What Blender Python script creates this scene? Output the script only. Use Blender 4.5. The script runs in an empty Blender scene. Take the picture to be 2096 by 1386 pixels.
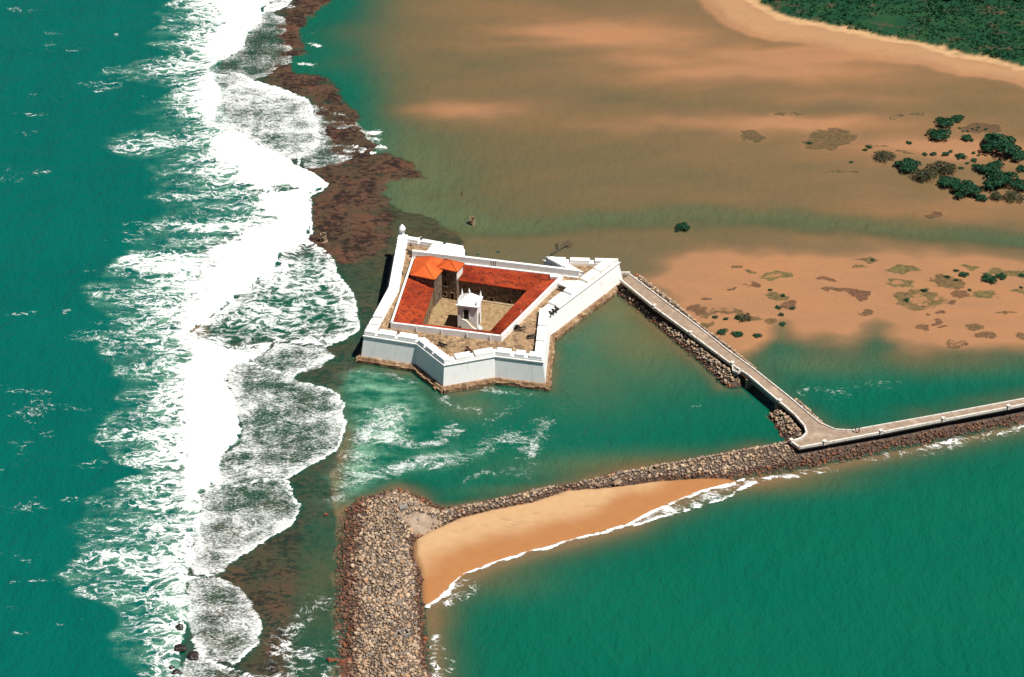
import bpy, bmesh, math, random
import numpy as np
from mathutils import Vector, Matrix
random.seed(7)
rng = np.random.default_rng(7)
S = bpy.context.scene
COL = S.collection

# ------------------------------------------------------------------ camera
PITCH = math.radians(32.0)
DIST = 743.0
FOCAL = 1048.0 / math.tan(math.radians(10.0))        # focal length in photograph pixels
CAM = np.array([0.0, -DIST * math.cos(PITCH), DIST * math.sin(PITCH)])
FWD = np.array([0.0, math.cos(PITCH), -math.sin(PITCH)])
UPV = np.array([0.0, math.sin(PITCH), math.cos(PITCH)])
cam_data = bpy.data.cameras.new('camera')
cam_data.angle = math.radians(20.0)
cam_data.clip_start = 1.0
cam_data.clip_end = 30000.0
cam = bpy.data.objects.new('camera', cam_data)
COL.objects.link(cam)
cam.location = CAM.tolist()
cam.rotation_euler = (math.pi / 2 - PITCH, 0, 0)
S.camera = cam

# ------------------------------------------------------------------ sky, sun, exposure
SUN = Vector((0.385, -0.215, 0.90)).normalized()
world = bpy.data.worlds.new('World')
S.world = world
world.use_nodes = True
wn = world.node_tree
wn.nodes.clear()
sky = wn.nodes.new('ShaderNodeTexSky')
sky.sky_type = 'NISHITA'
sky.sun_disc = False
sky.air_density = 0.35
sky.dust_density = 0.1
sky.ozone_density = 1.5
sky.altitude = 300
sky.sun_elevation = math.asin(SUN.z)
sky.sun_rotation = math.atan2(SUN.x, SUN.y)
bg = wn.nodes.new('ShaderNodeBackground')
bg.inputs['Strength'].default_value = 0.05
wo = wn.nodes.new('ShaderNodeOutputWorld')
wn.links.new(sky.outputs[0], bg.inputs['Color'])
wn.links.new(bg.outputs[0], wo.inputs['Surface'])
sun_data = bpy.data.lights.new('sun', 'SUN')
sun_data.energy = 5.0
sun_data.angle = math.radians(0.5)
sun_data.color = (1.0, 0.955, 0.89)
sun = bpy.data.objects.new('sun', sun_data)
COL.objects.link(sun)
sun.location = (100, -60, 300)
sun.rotation_euler = SUN.to_track_quat('Z', 'Y').to_euler()
S.view_settings.view_transform = 'Standard'
S.view_settings.look = 'None'
S.view_settings.exposure = 0.42
S.view_settings.gamma = 1.0
S.view_settings.use_curve_mapping = False
S.cycles.max_bounces = 5
S.cycles.diffuse_bounces = 2
S.cycles.glossy_bounces = 2
S.cycles.transparent_max_bounces = 6
S.cycles.caustics_reflective = False
S.cycles.caustics_refractive = False
S.cycles.use_adaptive_sampling = True
S.cycles.adaptive_threshold = 0.02

# ------------------------------------------------------------------ helpers: positions
def ray(px, py):
    dx = (px - 1048.0) / FOCAL
    dy = -(py - 693.0) / FOCAL
    return FWD + UPV * dy + np.array([dx, 0, 0])

def P(px, py, z=0.0):
    d = ray(px, py)
    t = (z - CAM[2]) / d[2]
    p = CAM + d * t
    return Vector((p[0], p[1], z))

def PV(px, py, a, b):
    """point of a pixel's ray on the upright plane through a and b"""
    d = ray(px, py)
    n = np.array([-(b.y - a.y), b.x - a.x, 0.0])
    t = np.dot(n, np.array([a.x, a.y, 0]) - CAM) / np.dot(n, d)
    p = CAM + d * t
    return Vector(p.tolist())

def W(pts, z=0.0):
    return [(p.x, p.y) for p in (P(x, y, z) for x, y in pts)]

def mpp(py):
    """metres per photograph pixel (sideways) on the ground in that row"""
    p = P(1048, py)
    return float(np.dot(np.array(p) - CAM, FWD)) / FOCAL

# ------------------------------------------------------------------ helpers: fields
def _hash(ix, iy, s):
    h = (ix.astype(np.int64) * 374761393 + iy.astype(np.int64) * 668265263 + s * 974634777) & 0xffffffff
    h = ((h ^ (h >> 13)) * 1274126177) & 0xffffffff
    return ((h ^ (h >> 16)) & 0xffff) / 65535.0

def vnoise(x, y, s=0):
    ix = np.floor(x); iy = np.floor(y)
    fx = x - ix; fy = y - iy
    fx = fx * fx * (3 - 2 * fx); fy = fy * fy * (3 - 2 * fy)
    a = _hash(ix, iy, s); b = _hash(ix + 1, iy, s); c = _hash(ix, iy + 1, s); d = _hash(ix + 1, iy + 1, s)
    return (a + (b - a) * fx) * (1 - fy) + (c + (d - c) * fx) * fy

def fbm(x, y, s=0, o=4, g=0.5):
    v = 0; a = 1; t = 0
    for i in range(o):
        v = v + a * vnoise(x, y, s + i * 17); t += a
        x = x * 2.03 + 11.3; y = y * 2.03 + 5.7; a *= g
    return v / t * 2 - 1

def sst(a, b, x):
    t = np.clip((x - a) / (b - a), 0, 1)
    return t * t * (3 - 2 * t)

def seg_dist(X, Y, a, b):
    ax, ay = a; bx, by = b
    dx, dy = bx - ax, by - ay
    t = np.clip(((X - ax) * dx + (Y - ay) * dy) / (dx * dx + dy * dy + 1e-12), 0, 1)
    return np.hypot(X - ax - t * dx, Y - ay - t * dy)

def line_dist(X, Y, pts):
    d = np.full(X.shape, 1e9)
    for a, b in zip(pts[:-1], pts[1:]):
        d = np.minimum(d, seg_dist(X, Y, a, b))
    return d

def sdf(X, Y, poly):
    """signed distance to a polygon, negative inside"""
    d = np.full(X.shape, 1e9); ins = np.zeros(X.shape, bool)
    n = len(poly)
    for i in range(n):
        a = poly[i]; b = poly[(i + 1) % n]
        d = np.minimum(d, seg_dist(X, Y, a, b))
        if a[1] != b[1]:
            c = ((a[1] > Y) != (b[1] > Y)) & (X < (b[0] - a[0]) * (Y - a[1]) / (b[1] - a[1]) + a[0])
            ins ^= c
    return np.where(ins, -d, d)

# ------------------------------------------------------------------ helpers: objects
def tag(o, label=None, cat=None, group=None, kind=None):
    if label: o['label'] = label
    if cat: o['category'] = cat
    if group: o['group'] = group
    if kind: o['kind'] = kind
    return o

def empty(name, loc, rz=0.0):
    o = bpy.data.objects.new(name, None)
    COL.objects.link(o)
    o.location = loc; o.rotation_euler = (0, 0, rz)
    o.empty_display_size = 0.5
    return o

def copy_tree(o, parent=None):
    c = o.copy(); COL.objects.link(c); c.parent = parent
    for ch in [k for k in bpy.data.objects if k.parent == o]:
        copy_tree(ch, c)
    return c

class MB:
    def __init__(s): s.v = []; s.f = []; s.sm = []
    def add(s, verts, faces, smooth=False):
        n = len(s.v); s.v.extend([tuple(v) for v in verts])
        s.f.extend([tuple(i + n for i in f) for f in faces]); s.sm.extend([smooth] * len(faces)); return s
    def box(s, c, size, rz=0.0, taper=1.0):
        hx, hy, hz = size[0] / 2, size[1] / 2, size[2] / 2
        co, si = math.cos(rz), math.sin(rz); vs = []
        for z, k in ((-hz, 1.0), (hz, taper)):
            for x, y in ((-hx, -hy), (hx, -hy), (hx, hy), (-hx, hy)):
                x *= k; y *= k
                vs.append((c[0] + x * co - y * si, c[1] + x * si + y * co, c[2] + z))
        return s.add(vs, [(3, 2, 1, 0), (4, 5, 6, 7), (0, 1, 5, 4), (1, 2, 6, 5), (2, 3, 7, 6), (3, 0, 4, 7)])
    def prism(s, poly, z0, z1, top=None):
        n = len(poly); top = top or poly
        vs = [(p[0], p[1], z0) for p in poly] + [(p[0], p[1], z1) for p in top]
        return s.add(vs, [tuple(range(n - 1, -1, -1)), tuple(range(n, 2 * n))] +
                     [(i, (i + 1) % n, n + (i + 1) % n, n + i) for i in range(n)])
    def bar(s, a, b, w, h, up=Vector((0, 0, 1))):
        a = Vector(a); b = Vector(b); d = (b - a).normalized()
        r = d.cross(up)
        r = r.normalized() if r.length > 1e-4 else Vector((1, 0, 0))
        u = r.cross(d)
        vs = [p + r * (i * w / 2) + u * (j * h / 2) for p in (a, b) for i, j in ((-1, -1), (1, -1), (1, 1), (-1, 1))]
        return s.add(vs, [(0, 1, 2, 3), (7, 6, 5, 4), (0, 4, 5, 1), (1, 5, 6, 2), (2, 6, 7, 3), (3, 7, 4, 0)])
    def tube(s, pts, rad, n=8, smooth=True):
        pts = [Vector(p) for p in pts]; rings = []
        for i, p in enumerate(pts):
            d = (pts[min(i + 1, len(pts) - 1)] - pts[max(i - 1, 0)]).normalized()
            r = d.cross(Vector((0, 0, 1)))
            r = r.normalized() if r.length > 1e-3 else Vector((1, 0, 0))
            u = r.cross(d)
            rings.append([p + (r * math.cos(6.28318 * k / n) + u * math.sin(6.28318 * k / n)) * rad[i] for k in range(n)])
        vs = [v for r in rings for v in r]; m = len(pts)
        fs = [(i * n + k, i * n + (k + 1) % n, (i + 1) * n + (k + 1) % n, (i + 1) * n + k) for i in range(m - 1) for k in range(n)]
        fs += [tuple(range(n - 1, -1, -1)), tuple((m - 1) * n + k for k in range(n))]
        return s.add(vs, fs, smooth)
    def lathe(s, prof, c=(0, 0, 0), n=16, smooth=True):
        vs = [(c[0] + r * math.cos(6.28318 * k / n), c[1] + r * math.sin(6.28318 * k / n), c[2] + z) for r, z in prof for k in range(n)]
        m = len(prof)
        fs = [(i * n + k, i * n + (k + 1) % n, (i + 1) * n + (k + 1) % n, (i + 1) * n + k) for i in range(m - 1) for k in range(n)]
        fs += [tuple(range(n - 1, -1, -1)), tuple((m - 1) * n + k for k in range(n))]
        return s.add(vs, fs, smooth)
    def mesh(s, name, mat=None):
        me = bpy.data.meshes.new(name)
        me.from_pydata(s.v, [], s.f)
        if any(s.sm): me.polygons.foreach_set('use_smooth', s.sm)
        if mat: me.materials.append(mat)
        me.update()
        return me
    def build(s, name, mat=None, parent=None, local=True, bevel=0.0):
        """verts are world coordinates when local is False: they are moved into the parent's space"""
        if parent is not None and not local:
            inv = (Matrix.Translation(parent.location) @ parent.rotation_euler.to_matrix().to_4x4()).inverted()
            s.v = [tuple(inv @ Vector(v)) for v in s.v]
        o = bpy.data.objects.new(name, s.mesh(name, mat))
        COL.objects.link(o)
        o.parent = parent
        if bevel:
            b = o.modifiers.new('edge', 'BEVEL'); b.width = bevel; b.segments = 2; b.limit_method = 'ANGLE'
        return o

def own_origin(o, base):
    """put a top-level mesh's origin at its base"""
    o.data.transform(Matrix.Translation(-Vector(base))); o.location = base
    return o

# ------------------------------------------------------------------ helpers: materials
class NT:
    def __init__(s, name):
        s.m = bpy.data.materials.new(name); s.m.use_nodes = True
        s.t = s.m.node_tree; s.t.nodes.clear()
        s.out = s.t.nodes.new('ShaderNodeOutputMaterial')
    def n(s, kind, **kw):
        nd = s.t.nodes.new('ShaderNode' + kind)
        for k, v in kw.items(): setattr(nd, k, v)
        return nd
    def l(s, a, b): s.t.links.new(a, b)
    def put(s, sock, v):
        if hasattr(v, 'is_output'): s.l(v, sock)
        elif hasattr(sock.default_value, '__len__') and not hasattr(v, '__len__'): sock.default_value = (v, v, v)
        elif hasattr(v, '__len__') and len(sock.default_value) == 4 and len(v) == 3: sock.default_value = (*v, 1)
        else: sock.default_value = v
    def pos(s): return s.n('NewGeometry').outputs['Position']
    def attr(s, name): return s.n('Attribute', attribute_name=name).outputs['Fac']
    def math(s, op, a, b=0.0, c=0.0, clamp=False):
        nd = s.n('Math', operation=op, use_clamp=clamp)
        s.put(nd.inputs[0], a); s.put(nd.inputs[1], b); s.put(nd.inputs[2], c)
        return nd.outputs[0]
    def vmath(s, op, a, b):
        nd = s.n('VectorMath', operation=op); s.put(nd.inputs[0], a); s.put(nd.inputs[1], b); return nd.outputs[0]
    def noise(s, vec, scale, detail=4.0, rough=0.55, dist=0.0, color=False):
        nd = s.n('TexNoise'); s.l(vec, nd.inputs['Vector'])
        nd.inputs['Scale'].default_value = scale; nd.inputs['Detail'].default_value = detail
        nd.inputs['Roughness'].default_value = rough; nd.inputs['Distortion'].default_value = dist
        return nd.outputs['Color' if color else 'Fac']
    def voro(s, vec, scale, feature='F1', out='Distance'):
        nd = s.n('TexVoronoi', feature=feature); s.l(vec, nd.inputs['Vector']); nd.inputs['Scale'].default_value = scale
        return nd.outputs[out]
    def step(s, v, a, b):
        nd = s.n('MapRange', interpolation_type='SMOOTHSTEP')
        s.put(nd.inputs[0], v); s.put(nd.inputs[1], a); s.put(nd.inputs[2], b); nd.inputs[3].default_value = 0; nd.inputs[4].default_value = 1
        return nd.outputs[0]
    def mix(s, f, a, b, blend='MIX'):
        nd = s.n('Mix', data_type='RGBA', blend_type=blend)
        s.put(nd.inputs[0], f); s.put(nd.inputs[6], a); s.put(nd.inputs[7], b)
        return nd.outputs[2]
    def bsdf(s, col, rough=0.8, spec=0.3, normal=None):
        nd = s.n('BsdfPrincipled'); s.put(nd.inputs['Base Color'], col); s.put(nd.inputs['Roughness'], rough)
        nd.inputs['Specular IOR Level'].default_value = spec
        if normal is not None: s.l(normal, nd.inputs['Normal'])
        return nd
    def bump(s, h, strength=0.4, dist=0.1):
        nd = s.n('Bump'); s.l(h, nd.inputs['Height']); nd.inputs['Strength'].default_value = strength; nd.inputs['Distance'].default_value = dist
        return nd.outputs[0]
    def done(s, shader):
        s.l(shader.outputs[0] if hasattr(shader, 'outputs') else shader, s.out.inputs[0]); return s.m

def m_noise(name, c1, c2, scale=1.0, rough=0.85, spec=0.2, c3=None, scale3=0.2, lo=0.35, hi=0.65, bump=0.3, bdist=0.05):
    t = NT(name); p = t.pos()
    nz = t.noise(p, scale, 6, 0.6)
    col = t.mix(t.step(nz, lo, hi), c1, c2)
    if c3: col = t.mix(t.step(t.noise(p, scale3, 5, 0.6), 0.5, 0.72), col, c3)
    return t.done(t.bsdf(col, rough, spec, t.bump(nz, bump, bdist)))

# ------------------------------------------------------------------ materials
M = {}
def m_white():
    t = NT('limewash'); p = t.pos()
    st = t.vmath('MULTIPLY', p, (1.0, 1.0, 0.16))
    runs = t.step(t.noise(st, 1.3, 6, 0.7), 0.54, 0.74)
    blot = t.step(t.noise(p, 0.35, 6, 0.65), 0.52, 0.78)
    col = t.mix(t.math('MULTIPLY', runs, 0.55), (0.84, 0.835, 0.81), (0.44, 0.42, 0.38))
    col = t.mix(t.math('MULTIPLY', blot, 0.28), col, (0.60, 0.55, 0.47))
    return t.done(t.bsdf(col, 0.9, 0.1, t.bump(t.noise(p, 3.0, 5, 0.6), 0.35, 0.05)))
M['white'] = m_white()
M['cornice'] = m_noise('cornice_lime', (0.78, 0.77, 0.74), (0.62, 0.60, 0.55), 1.6)
M['parapet_worn'] = m_noise('worn_lime', (0.80, 0.77, 0.71), (0.55, 0.47, 0.38), 0.9, lo=0.45, hi=0.75)
M['plinth'] = m_noise('plinth_stone', (0.30, 0.19, 0.105), (0.12, 0.065, 0.035), 0.8, c3=(0.42, 0.30, 0.19), scale3=0.5, bump=0.8, bdist=0.2)
M['terrace'] = m_noise('terrace_stone', (0.31, 0.20, 0.11), (0.12, 0.078, 0.045), 0.9, c3=(0.46, 0.32, 0.19), scale3=0.7, bump=0.4, lo=0.38, hi=0.66)
M['court'] = m_noise('courtyard_stone', (0.36, 0.235, 0.125), (0.19, 0.125, 0.065), 0.9, c3=(0.28, 0.23, 0.10), scale3=0.45)
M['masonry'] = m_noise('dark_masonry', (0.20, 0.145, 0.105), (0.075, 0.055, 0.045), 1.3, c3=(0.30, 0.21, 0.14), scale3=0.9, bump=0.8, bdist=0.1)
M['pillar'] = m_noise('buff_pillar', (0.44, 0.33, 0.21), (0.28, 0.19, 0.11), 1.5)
def m_tiles(name, c1, c2, dark, thr):
    t = NT(name); p = t.pos()
    n1 = t.noise(p, 0.9, 7, 0.7); n2 = t.noise(p, 0.22, 5, 0.6)
    col = t.mix(t.step(n2, 0.38, 0.62), c1, c2)
    col = t.mix(t.math('MULTIPLY', t.step(n1, thr, thr + 0.14), 0.75), col, dark)
    col = t.mix(t.math('MULTIPLY', t.step(t.noise(p, 4.0, 3, 0.6), 0.5, 0.7), 0.25), col, dark)
    return t.done(t.bsdf(col, 0.85, 0.15, t.bump(t.noise(p, 5.0, 3, 0.6), 0.5, 0.08)))
M['tile_old'] = m_tiles('old_clay_tile', (0.30, 0.038, 0.014), (0.41, 0.064, 0.019), (0.085, 0.019, 0.012), 0.47)
M['tile_new'] = m_tiles('new_clay_tile', (0.50, 0.085, 0.020), (0.58, 0.120, 0.026), (0.38, 0.060, 0.020), 0.66)
M['dark'] = m_noise('dark_opening', (0.012, 0.010, 0.009), (0.02, 0.016, 0.014), 2.0)
M['door'] = m_noise('dark_door_wood', (0.030, 0.020, 0.014), (0.015, 0.010, 0.008), 2.0)
M['iron'] = m_noise('cannon_iron', (0.045, 0.035, 0.030), (0.02, 0.018, 0.018), 4.0, rough=0.6)
M['rust'] = m_noise('rusty_iron', (0.13, 0.035, 0.020), (0.06, 0.02, 0.014), 4.0, rough=0.8)
M['wood'] = m_noise('grey_timber', (0.16, 0.13, 0.10), (0.07, 0.055, 0.045), 3.0)
M['deck'] = m_noise('causeway_paving', (0.30, 0.225, 0.165), (0.24, 0.175, 0.125), 0.7, c3=(0.40, 0.31, 0.23), scale3=0.25, bump=0.15)
M['kerb'] = m_noise('kerb_lime', (0.66, 0.62, 0.56), (0.38, 0.31, 0.25), 1.2, lo=0.42, hi=0.75)
M['concrete'] = m_noise('grey_concrete', (0.28, 0.25, 0.22), (0.17, 0.15, 0.13), 1.5)
M['beacon'] = m_noise('beacon_masonry', (0.36, 0.25, 0.17), (0.17, 0.11, 0.07), 1.2, bump=0.8, bdist=0.1)
M['bark'] = m_noise('bark', (0.10, 0.075, 0.055), (0.05, 0.038, 0.03), 3.0)
M['dead'] = m_noise('dead_wood', (0.10, 0.075, 0.055), (0.06, 0.045, 0.035), 3.0)
def m_leaf(name, c1, c2, c3):
    t = NT(name); p = t.pos()
    r = t.n('ObjectInfo').outputs['Random']
    col = t.mix(t.noise(p, 0.7, 4, 0.6), c1, c2)
    col = t.mix(t.math('MULTIPLY', t.n('NewGeometry').outputs['Random Per Island'], 0.55), col, c3)
    col = t.mix(t.math('MULTIPLY', r, 0.3), col, c1)
    b = t.bsdf(col, 0.65, 0.25)
    tr = t.n('BsdfTranslucent'); t.l(col, tr.inputs[0])
    ms = t.n('MixShader'); ms.inputs[0].default_value = 0.18
    t.l(b.outputs[0], ms.inputs[1]); t.l(tr.outputs[0], ms.inputs[2])
    return t.done(ms)
M['leaf'] = m_leaf('mangrove_leaf', (0.006, 0.045, 0.022), (0.012, 0.075, 0.034), (0.03, 0.10, 0.035))
M['leaf_dry'] = m_leaf('dry_mangrove_leaf', (0.035, 0.055, 0.022), (0.06, 0.065, 0.03), (0.09, 0.075, 0.045))
M['leaf_grass'] = m_leaf('dune_shrub_leaf', (0.003, 0.050, 0.022), (0.006, 0.070, 0.028), (0.025, 0.070, 0.020))
def m_rock():
    t = NT('breakwater_rock'); p = t.pos()
    isl = t.n('NewGeometry').outputs['Random Per Island']
    r = t.math('FRACT', t.math('ADD', isl, t.n('ObjectInfo').outputs['Random']))
    dry = t.mix(r, (0.25, 0.175, 0.115), (0.50, 0.375, 0.255))
    dry = t.mix(t.step(t.noise(p, 0.12, 3, 0.5), 0.5, 0.7), dry, t.mix(r, (0.19, 0.125, 0.082), (0.42, 0.30, 0.20)))
    dry = t.mix(t.math('MULTIPLY', t.step(t.math('FRACT', t.math('MULTIPLY', r, 13.7)), 0.80, 0.92), 0.7), dry, (0.42, 0.23, 0.12))
    dry = t.mix(t.math('MULTIPLY', t.step(t.math('FRACT', t.math('MULTIPLY', r, 29.3)), 0.72, 0.80), 0.75), dry, (0.17, 0.15, 0.14))
    wet = t.mix(r, (0.050, 0.026, 0.018), (0.185, 0.095, 0.060))
    wet = t.mix(t.step(t.math('FRACT', t.math('MULTIPLY', r, 7.3)), 0.86, 0.95), wet, (0.26, 0.085, 0.035))
    z = t.n('SeparateXYZ'); t.l(p, z.inputs[0])
    wz = t.math('ADD', z.outputs[2], t.math('MULTIPLY', t.math('SUBTRACT', t.noise(p, 0.18, 4, 0.6), 0.5), 1.5))
    east = t.step(t.math('ADD', z.outputs[0], t.math('MULTIPLY', t.math('SUBTRACT', t.noise(p, 0.1, 3, 0.6), 0.5), 30)), 50, 78)
    south = t.step(t.math('SUBTRACT', z.outputs[1], t.math('MULTIPLY', z.outputs[0], 0.36)), -84, -66)
    dry = t.mix(t.math('MULTIPLY', east, t.math('SUBTRACT', 1.0, south)), dry, t.mix(r, (0.055, 0.030, 0.022), (0.21, 0.115, 0.075)))
    col = t.mix(t.step(wz, 0.55, 1.25), wet, dry)
    return t.done(t.bsdf(col, 0.85, 0.2, t.bump(t.noise(p, 5.0, 4, 0.6), 0.5, 0.05)))
M['rock'] = m_rock()
M['core'] = m_noise('rubble_core', (0.11, 0.08, 0.06), (0.05, 0.035, 0.028), 1.5, bump=0.8, bdist=0.2)
M['redrock'] = m_noise('red_boulder', (0.22, 0.075, 0.035), (0.12, 0.04, 0.025), 1.5, bump=0.8, bdist=0.1)
M['blackrock'] = m_noise('wet_black_rock', (0.012, 0.008, 0.007), (0.028, 0.017, 0.013), 1.5, rough=0.4, spec=0.5, bump=0.8, bdist=0.1)
def m_plain(name, c, rough=0.8):
    return m_noise(name, c, tuple(k * 0.8 for k in c), 6.0, rough)
M['skin'] = m_plain('skin', (0.28, 0.14, 0.08))
M['hair'] = m_plain('hair', (0.02, 0.015, 0.012))

def m_ground():
    t = NT('shore_ground'); p = t.pos()
    reef = t.attr('reef'); dry = t.attr('dry'); alg = t.attr('algae'); red = t.attr('algred'); veg = t.attr('veg'); wet = t.attr('beachwet')
    sv = t.vmath('MULTIPLY', p, (0.35, 1.0, 1.0))
    ns = t.noise(sv, 0.10, 6, 0.6)
    sand = t.mix(t.step(ns, 0.3, 0.7), (0.335, 0.160, 0.072), (0.285, 0.148, 0.075))
    sand = t.mix(t.math('MULTIPLY', t.step(t.noise(t.vmath('MULTIPLY', p, (0.6, 1.2, 1)), 1.9, 5, 0.8), 0.35, 0.7), 0.36), sand, (0.19, 0.095, 0.045))
    drys = t.mix(t.noise(p, 0.6, 6, 0.6), (0.50, 0.32, 0.165), (0.38, 0.225, 0.11))
    sand = t.mix(dry, sand, drys)
    wr = t.noise(t.vmath('MULTIPLY', p, (0.35, 1.1, 1)), 0.45, 6, 0.7)
    drys = t.mix(t.math('MULTIPLY', t.step(wr, 0.54, 0.68), 0.4), drys, (0.20, 0.13, 0.075))
    sand = t.mix(dry, sand, drys)
    sand = t.mix(wet, sand, t.mix(t.noise(p, 0.35, 5, 0.6), (0.36, 0.16, 0.057), (0.29, 0.122, 0.042)))
    n1 = t.noise(t.vmath('MULTIPLY', p, (0.7, 1.0, 1.0)), 0.75, 5, 0.74)
    n2 = t.noise(p, 0.14, 5, 0.6)
    rk = t.mix(t.step(n2, 0.35, 0.65), (0.105, 0.046, 0.027), (0.075, 0.044, 0.025))
    rk = t.mix(t.step(t.noise(p, 0.06, 4, 0.6), 0.42, 0.62), rk, (0.060, 0.043, 0.022))
    cl_ = t.math('ADD', n1, t.math('MULTIPLY', t.math('SUBTRACT', t.noise(p, 0.13, 3, 0.6), 0.5), 0.55))
    rk = t.mix(t.step(cl_, 0.46, 0.60), rk, (0.018, 0.010, 0.008))
    rk = t.mix(t.math('MULTIPLY', t.step(t.noise(p, 2.2, 3, 0.7), 0.5, 0.66), 0.6), rk, (0.030, 0.018, 0.013))
    rk = t.mix(t.math('MULTIPLY', t.step(t.noise(p, 0.5, 6, 0.7), 0.56, 0.72), 0.6), rk, (0.16, 0.066, 0.036))
    col = t.mix(reef, sand, rk)
    na = t.noise(p, 0.9, 6, 0.7)
    ac = t.mix(red, t.mix(t.step(na, 0.4, 0.65), (0.14, 0.115, 0.04), (0.06, 0.055, 0.02)),
               t.mix(t.step(na, 0.4, 0.65), (0.14, 0.062, 0.034), (0.07, 0.036, 0.022)))
    am = t.step(t.math('ADD', alg, t.math('MULTIPLY', t.math('SUBTRACT', t.noise(t.vmath('MULTIPLY', p, (0.6, 1, 1)), 0.5, 5, 0.78), 0.5), 2.0)), 0.42, 0.66)
    col = t.mix(t.math('MULTIPLY', am, 0.94), col, ac)
    vg = t.mix(t.step(t.noise(p, 0.12, 5, 0.65), 0.38, 0.62), (0.004, 0.042, 0.018), (0.012, 0.055, 0.018))
    vg = t.mix(t.step(t.noise(t.vmath('MULTIPLY', p, (0.5, 1, 1)), 0.2, 5, 0.6), 0.56, 0.68), vg, (0.07, 0.05, 0.028))
    col = t.mix(veg, col, vg)
    bh = t.math('ADD', t.math('MULTIPLY', n1, reef), t.math('MULTIPLY', t.noise(sv, 0.9, 3, 0.65), 0.12))
    return t.done(t.bsdf(col, 0.85, 0.2, t.bump(bh, 0.7, 0.35)))
M['ground'] = m_ground()

def m_sea():
    t = NT('sea_water'); p = t.pos()
    F = t.attr('foam'); dep = t.attr('depth'); tint = t.attr('tint'); turb = t.attr('turb'); fine = t.attr('lace'); silt = t.attr('silt')
    # water body: murky green, more opaque with depth
    nb = t.noise(t.vmath('MULTIPLY', p, (0.6, 1, 1)), 0.035, 3, 0.6)
    oc = t.mix(nb, (0.000, 0.076, 0.061), (0.001, 0.106, 0.082))
    ch = t.mix(nb, (0.000, 0.086, 0.052), (0.003, 0.102, 0.060))
    body = t.mix(tint, oc, ch)
    body = t.mix(silt, body, (0.115, 0.110, 0.048))
    aer = t.math('MULTIPLY', turb, t.step(t.noise(t.vmath('MULTIPLY', p, (0.55, 1, 1)), 0.28, 4, 0.65), 0.36, 0.72))
    body = t.mix(t.math('MULTIPLY', aer, 0.75, clamp=True), body, (0.22, 0.42, 0.28))
    opa = t.math('SUBTRACT', 1.0, t.math('POWER', 2.718, t.math('MULTIPLY', dep, -1.9)), clamp=True)
    # ripples
    rip = t.noise(t.vmath('MULTIPLY', p, (1.0, 0.5, 1)), 0.22, 5, 0.68)
    wat = t.bsdf(body, 0.25, 0.3, t.bump(rip, 1.0, 1.5))
    wat.inputs['IOR'].default_value = 1.33
    trn = t.n('BsdfTransparent')
    m1 = t.n('MixShader'); t.l(opa, m1.inputs[0]); t.l(trn.outputs[0], m1.inputs[1]); t.l(wat.outputs[0], m1.inputs[2])
    # foam: torn filaments over fine speckle
    w0 = t.vmath('SUBTRACT', t.noise(p, 0.10, 2, 0.6, color=True), (0.5, 0.5, 0.5))
    w1 = t.vmath('SUBTRACT', t.noise(p, 0.6, 1, 0.6, color=True), (0.5, 0.5, 0.5))
    pw = t.vmath('ADD', p, t.vmath('ADD', t.vmath('MULTIPLY', w0, (10, 8, 0)), t.vmath('MULTIPLY', w1, (1.8, 1.5, 0))))
    pw = t.vmath('MULTIPLY', pw, (0.62, 1.0, 0.0))
    r1 = t.math('ABSOLUTE', t.math('SUBTRACT', t.noise(pw, 0.40, 3, 0.5), 0.5))
    r1 = t.math('SUBTRACT', 1.0, t.math('MULTIPLY', r1, 8.0), clamp=True)
    r2 = t.math('ABSOLUTE', t.math('SUBTRACT', t.noise(pw, 1.5, 2, 0.6), 0.5))
    r2 = t.math('SUBTRACT', 1.0, t.math('MULTIPLY', r2, 7.0), clamp=True)
    fb = t.math('ADD', t.math('MULTIPLY', t.math('SUBTRACT', t.noise(pw, 0.7, 5, 0.75), 0.5), 2.1), 0.5)
    v = t.math('ADD', t.math('MULTIPLY', r1, 0.36), t.math('MULTIPLY', r2, 0.30))
    v = t.math('ADD', v, t.math('MULTIPLY', fb, 0.36))
    # fine streaky speckle of the thin sheets behind the breakers
    ps = t.vmath('MULTIPLY', p, (0.75, 1.25, 0.0))
    sp = t.math('ADD', t.math('MULTIPLY', t.math('SUBTRACT', t.noise(ps, 1.9, 4, 0.75, 0.4), 0.5), 2.1), 0.44)
    sp = t.math('ADD', t.math('MULTIPLY', sp, 0.70), t.math('MULTIPLY', v, 0.30))
    vv = t.n('Mix', data_type='FLOAT'); t.l(fine, vv.inputs[0]); t.l(v, vv.inputs[2]); t.l(sp, vv.inputs[3])
    thr = t.math('SUBTRACT', 1.12, t.math('MULTIPLY', F, 1.1))
    msk = t.step(t.math('MULTIPLY', t.math('SUBTRACT', vv.outputs[0], thr), t.math('SUBTRACT', 1.0, t.math('MULTIPLY', fine, 0.42))), -0.17, 0.27)
    msk = t.math('MAXIMUM', msk, t.step(F, 0.86, 1.0))
    msk = t.math('MULTIPLY', msk, t.step(F, 0.02, 0.12))
    fo = t.bsdf((0.86, 0.87, 0.85), 0.95, 0.05)
    m2 = t.n('MixShader'); t.l(msk, m2.inputs[0]); t.l(m1.outputs[0], m2.inputs[1]); t.l(fo.outputs[0], m2.inputs[2])
    return t.done(m2)
M['sea'] = m_sea()

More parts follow.
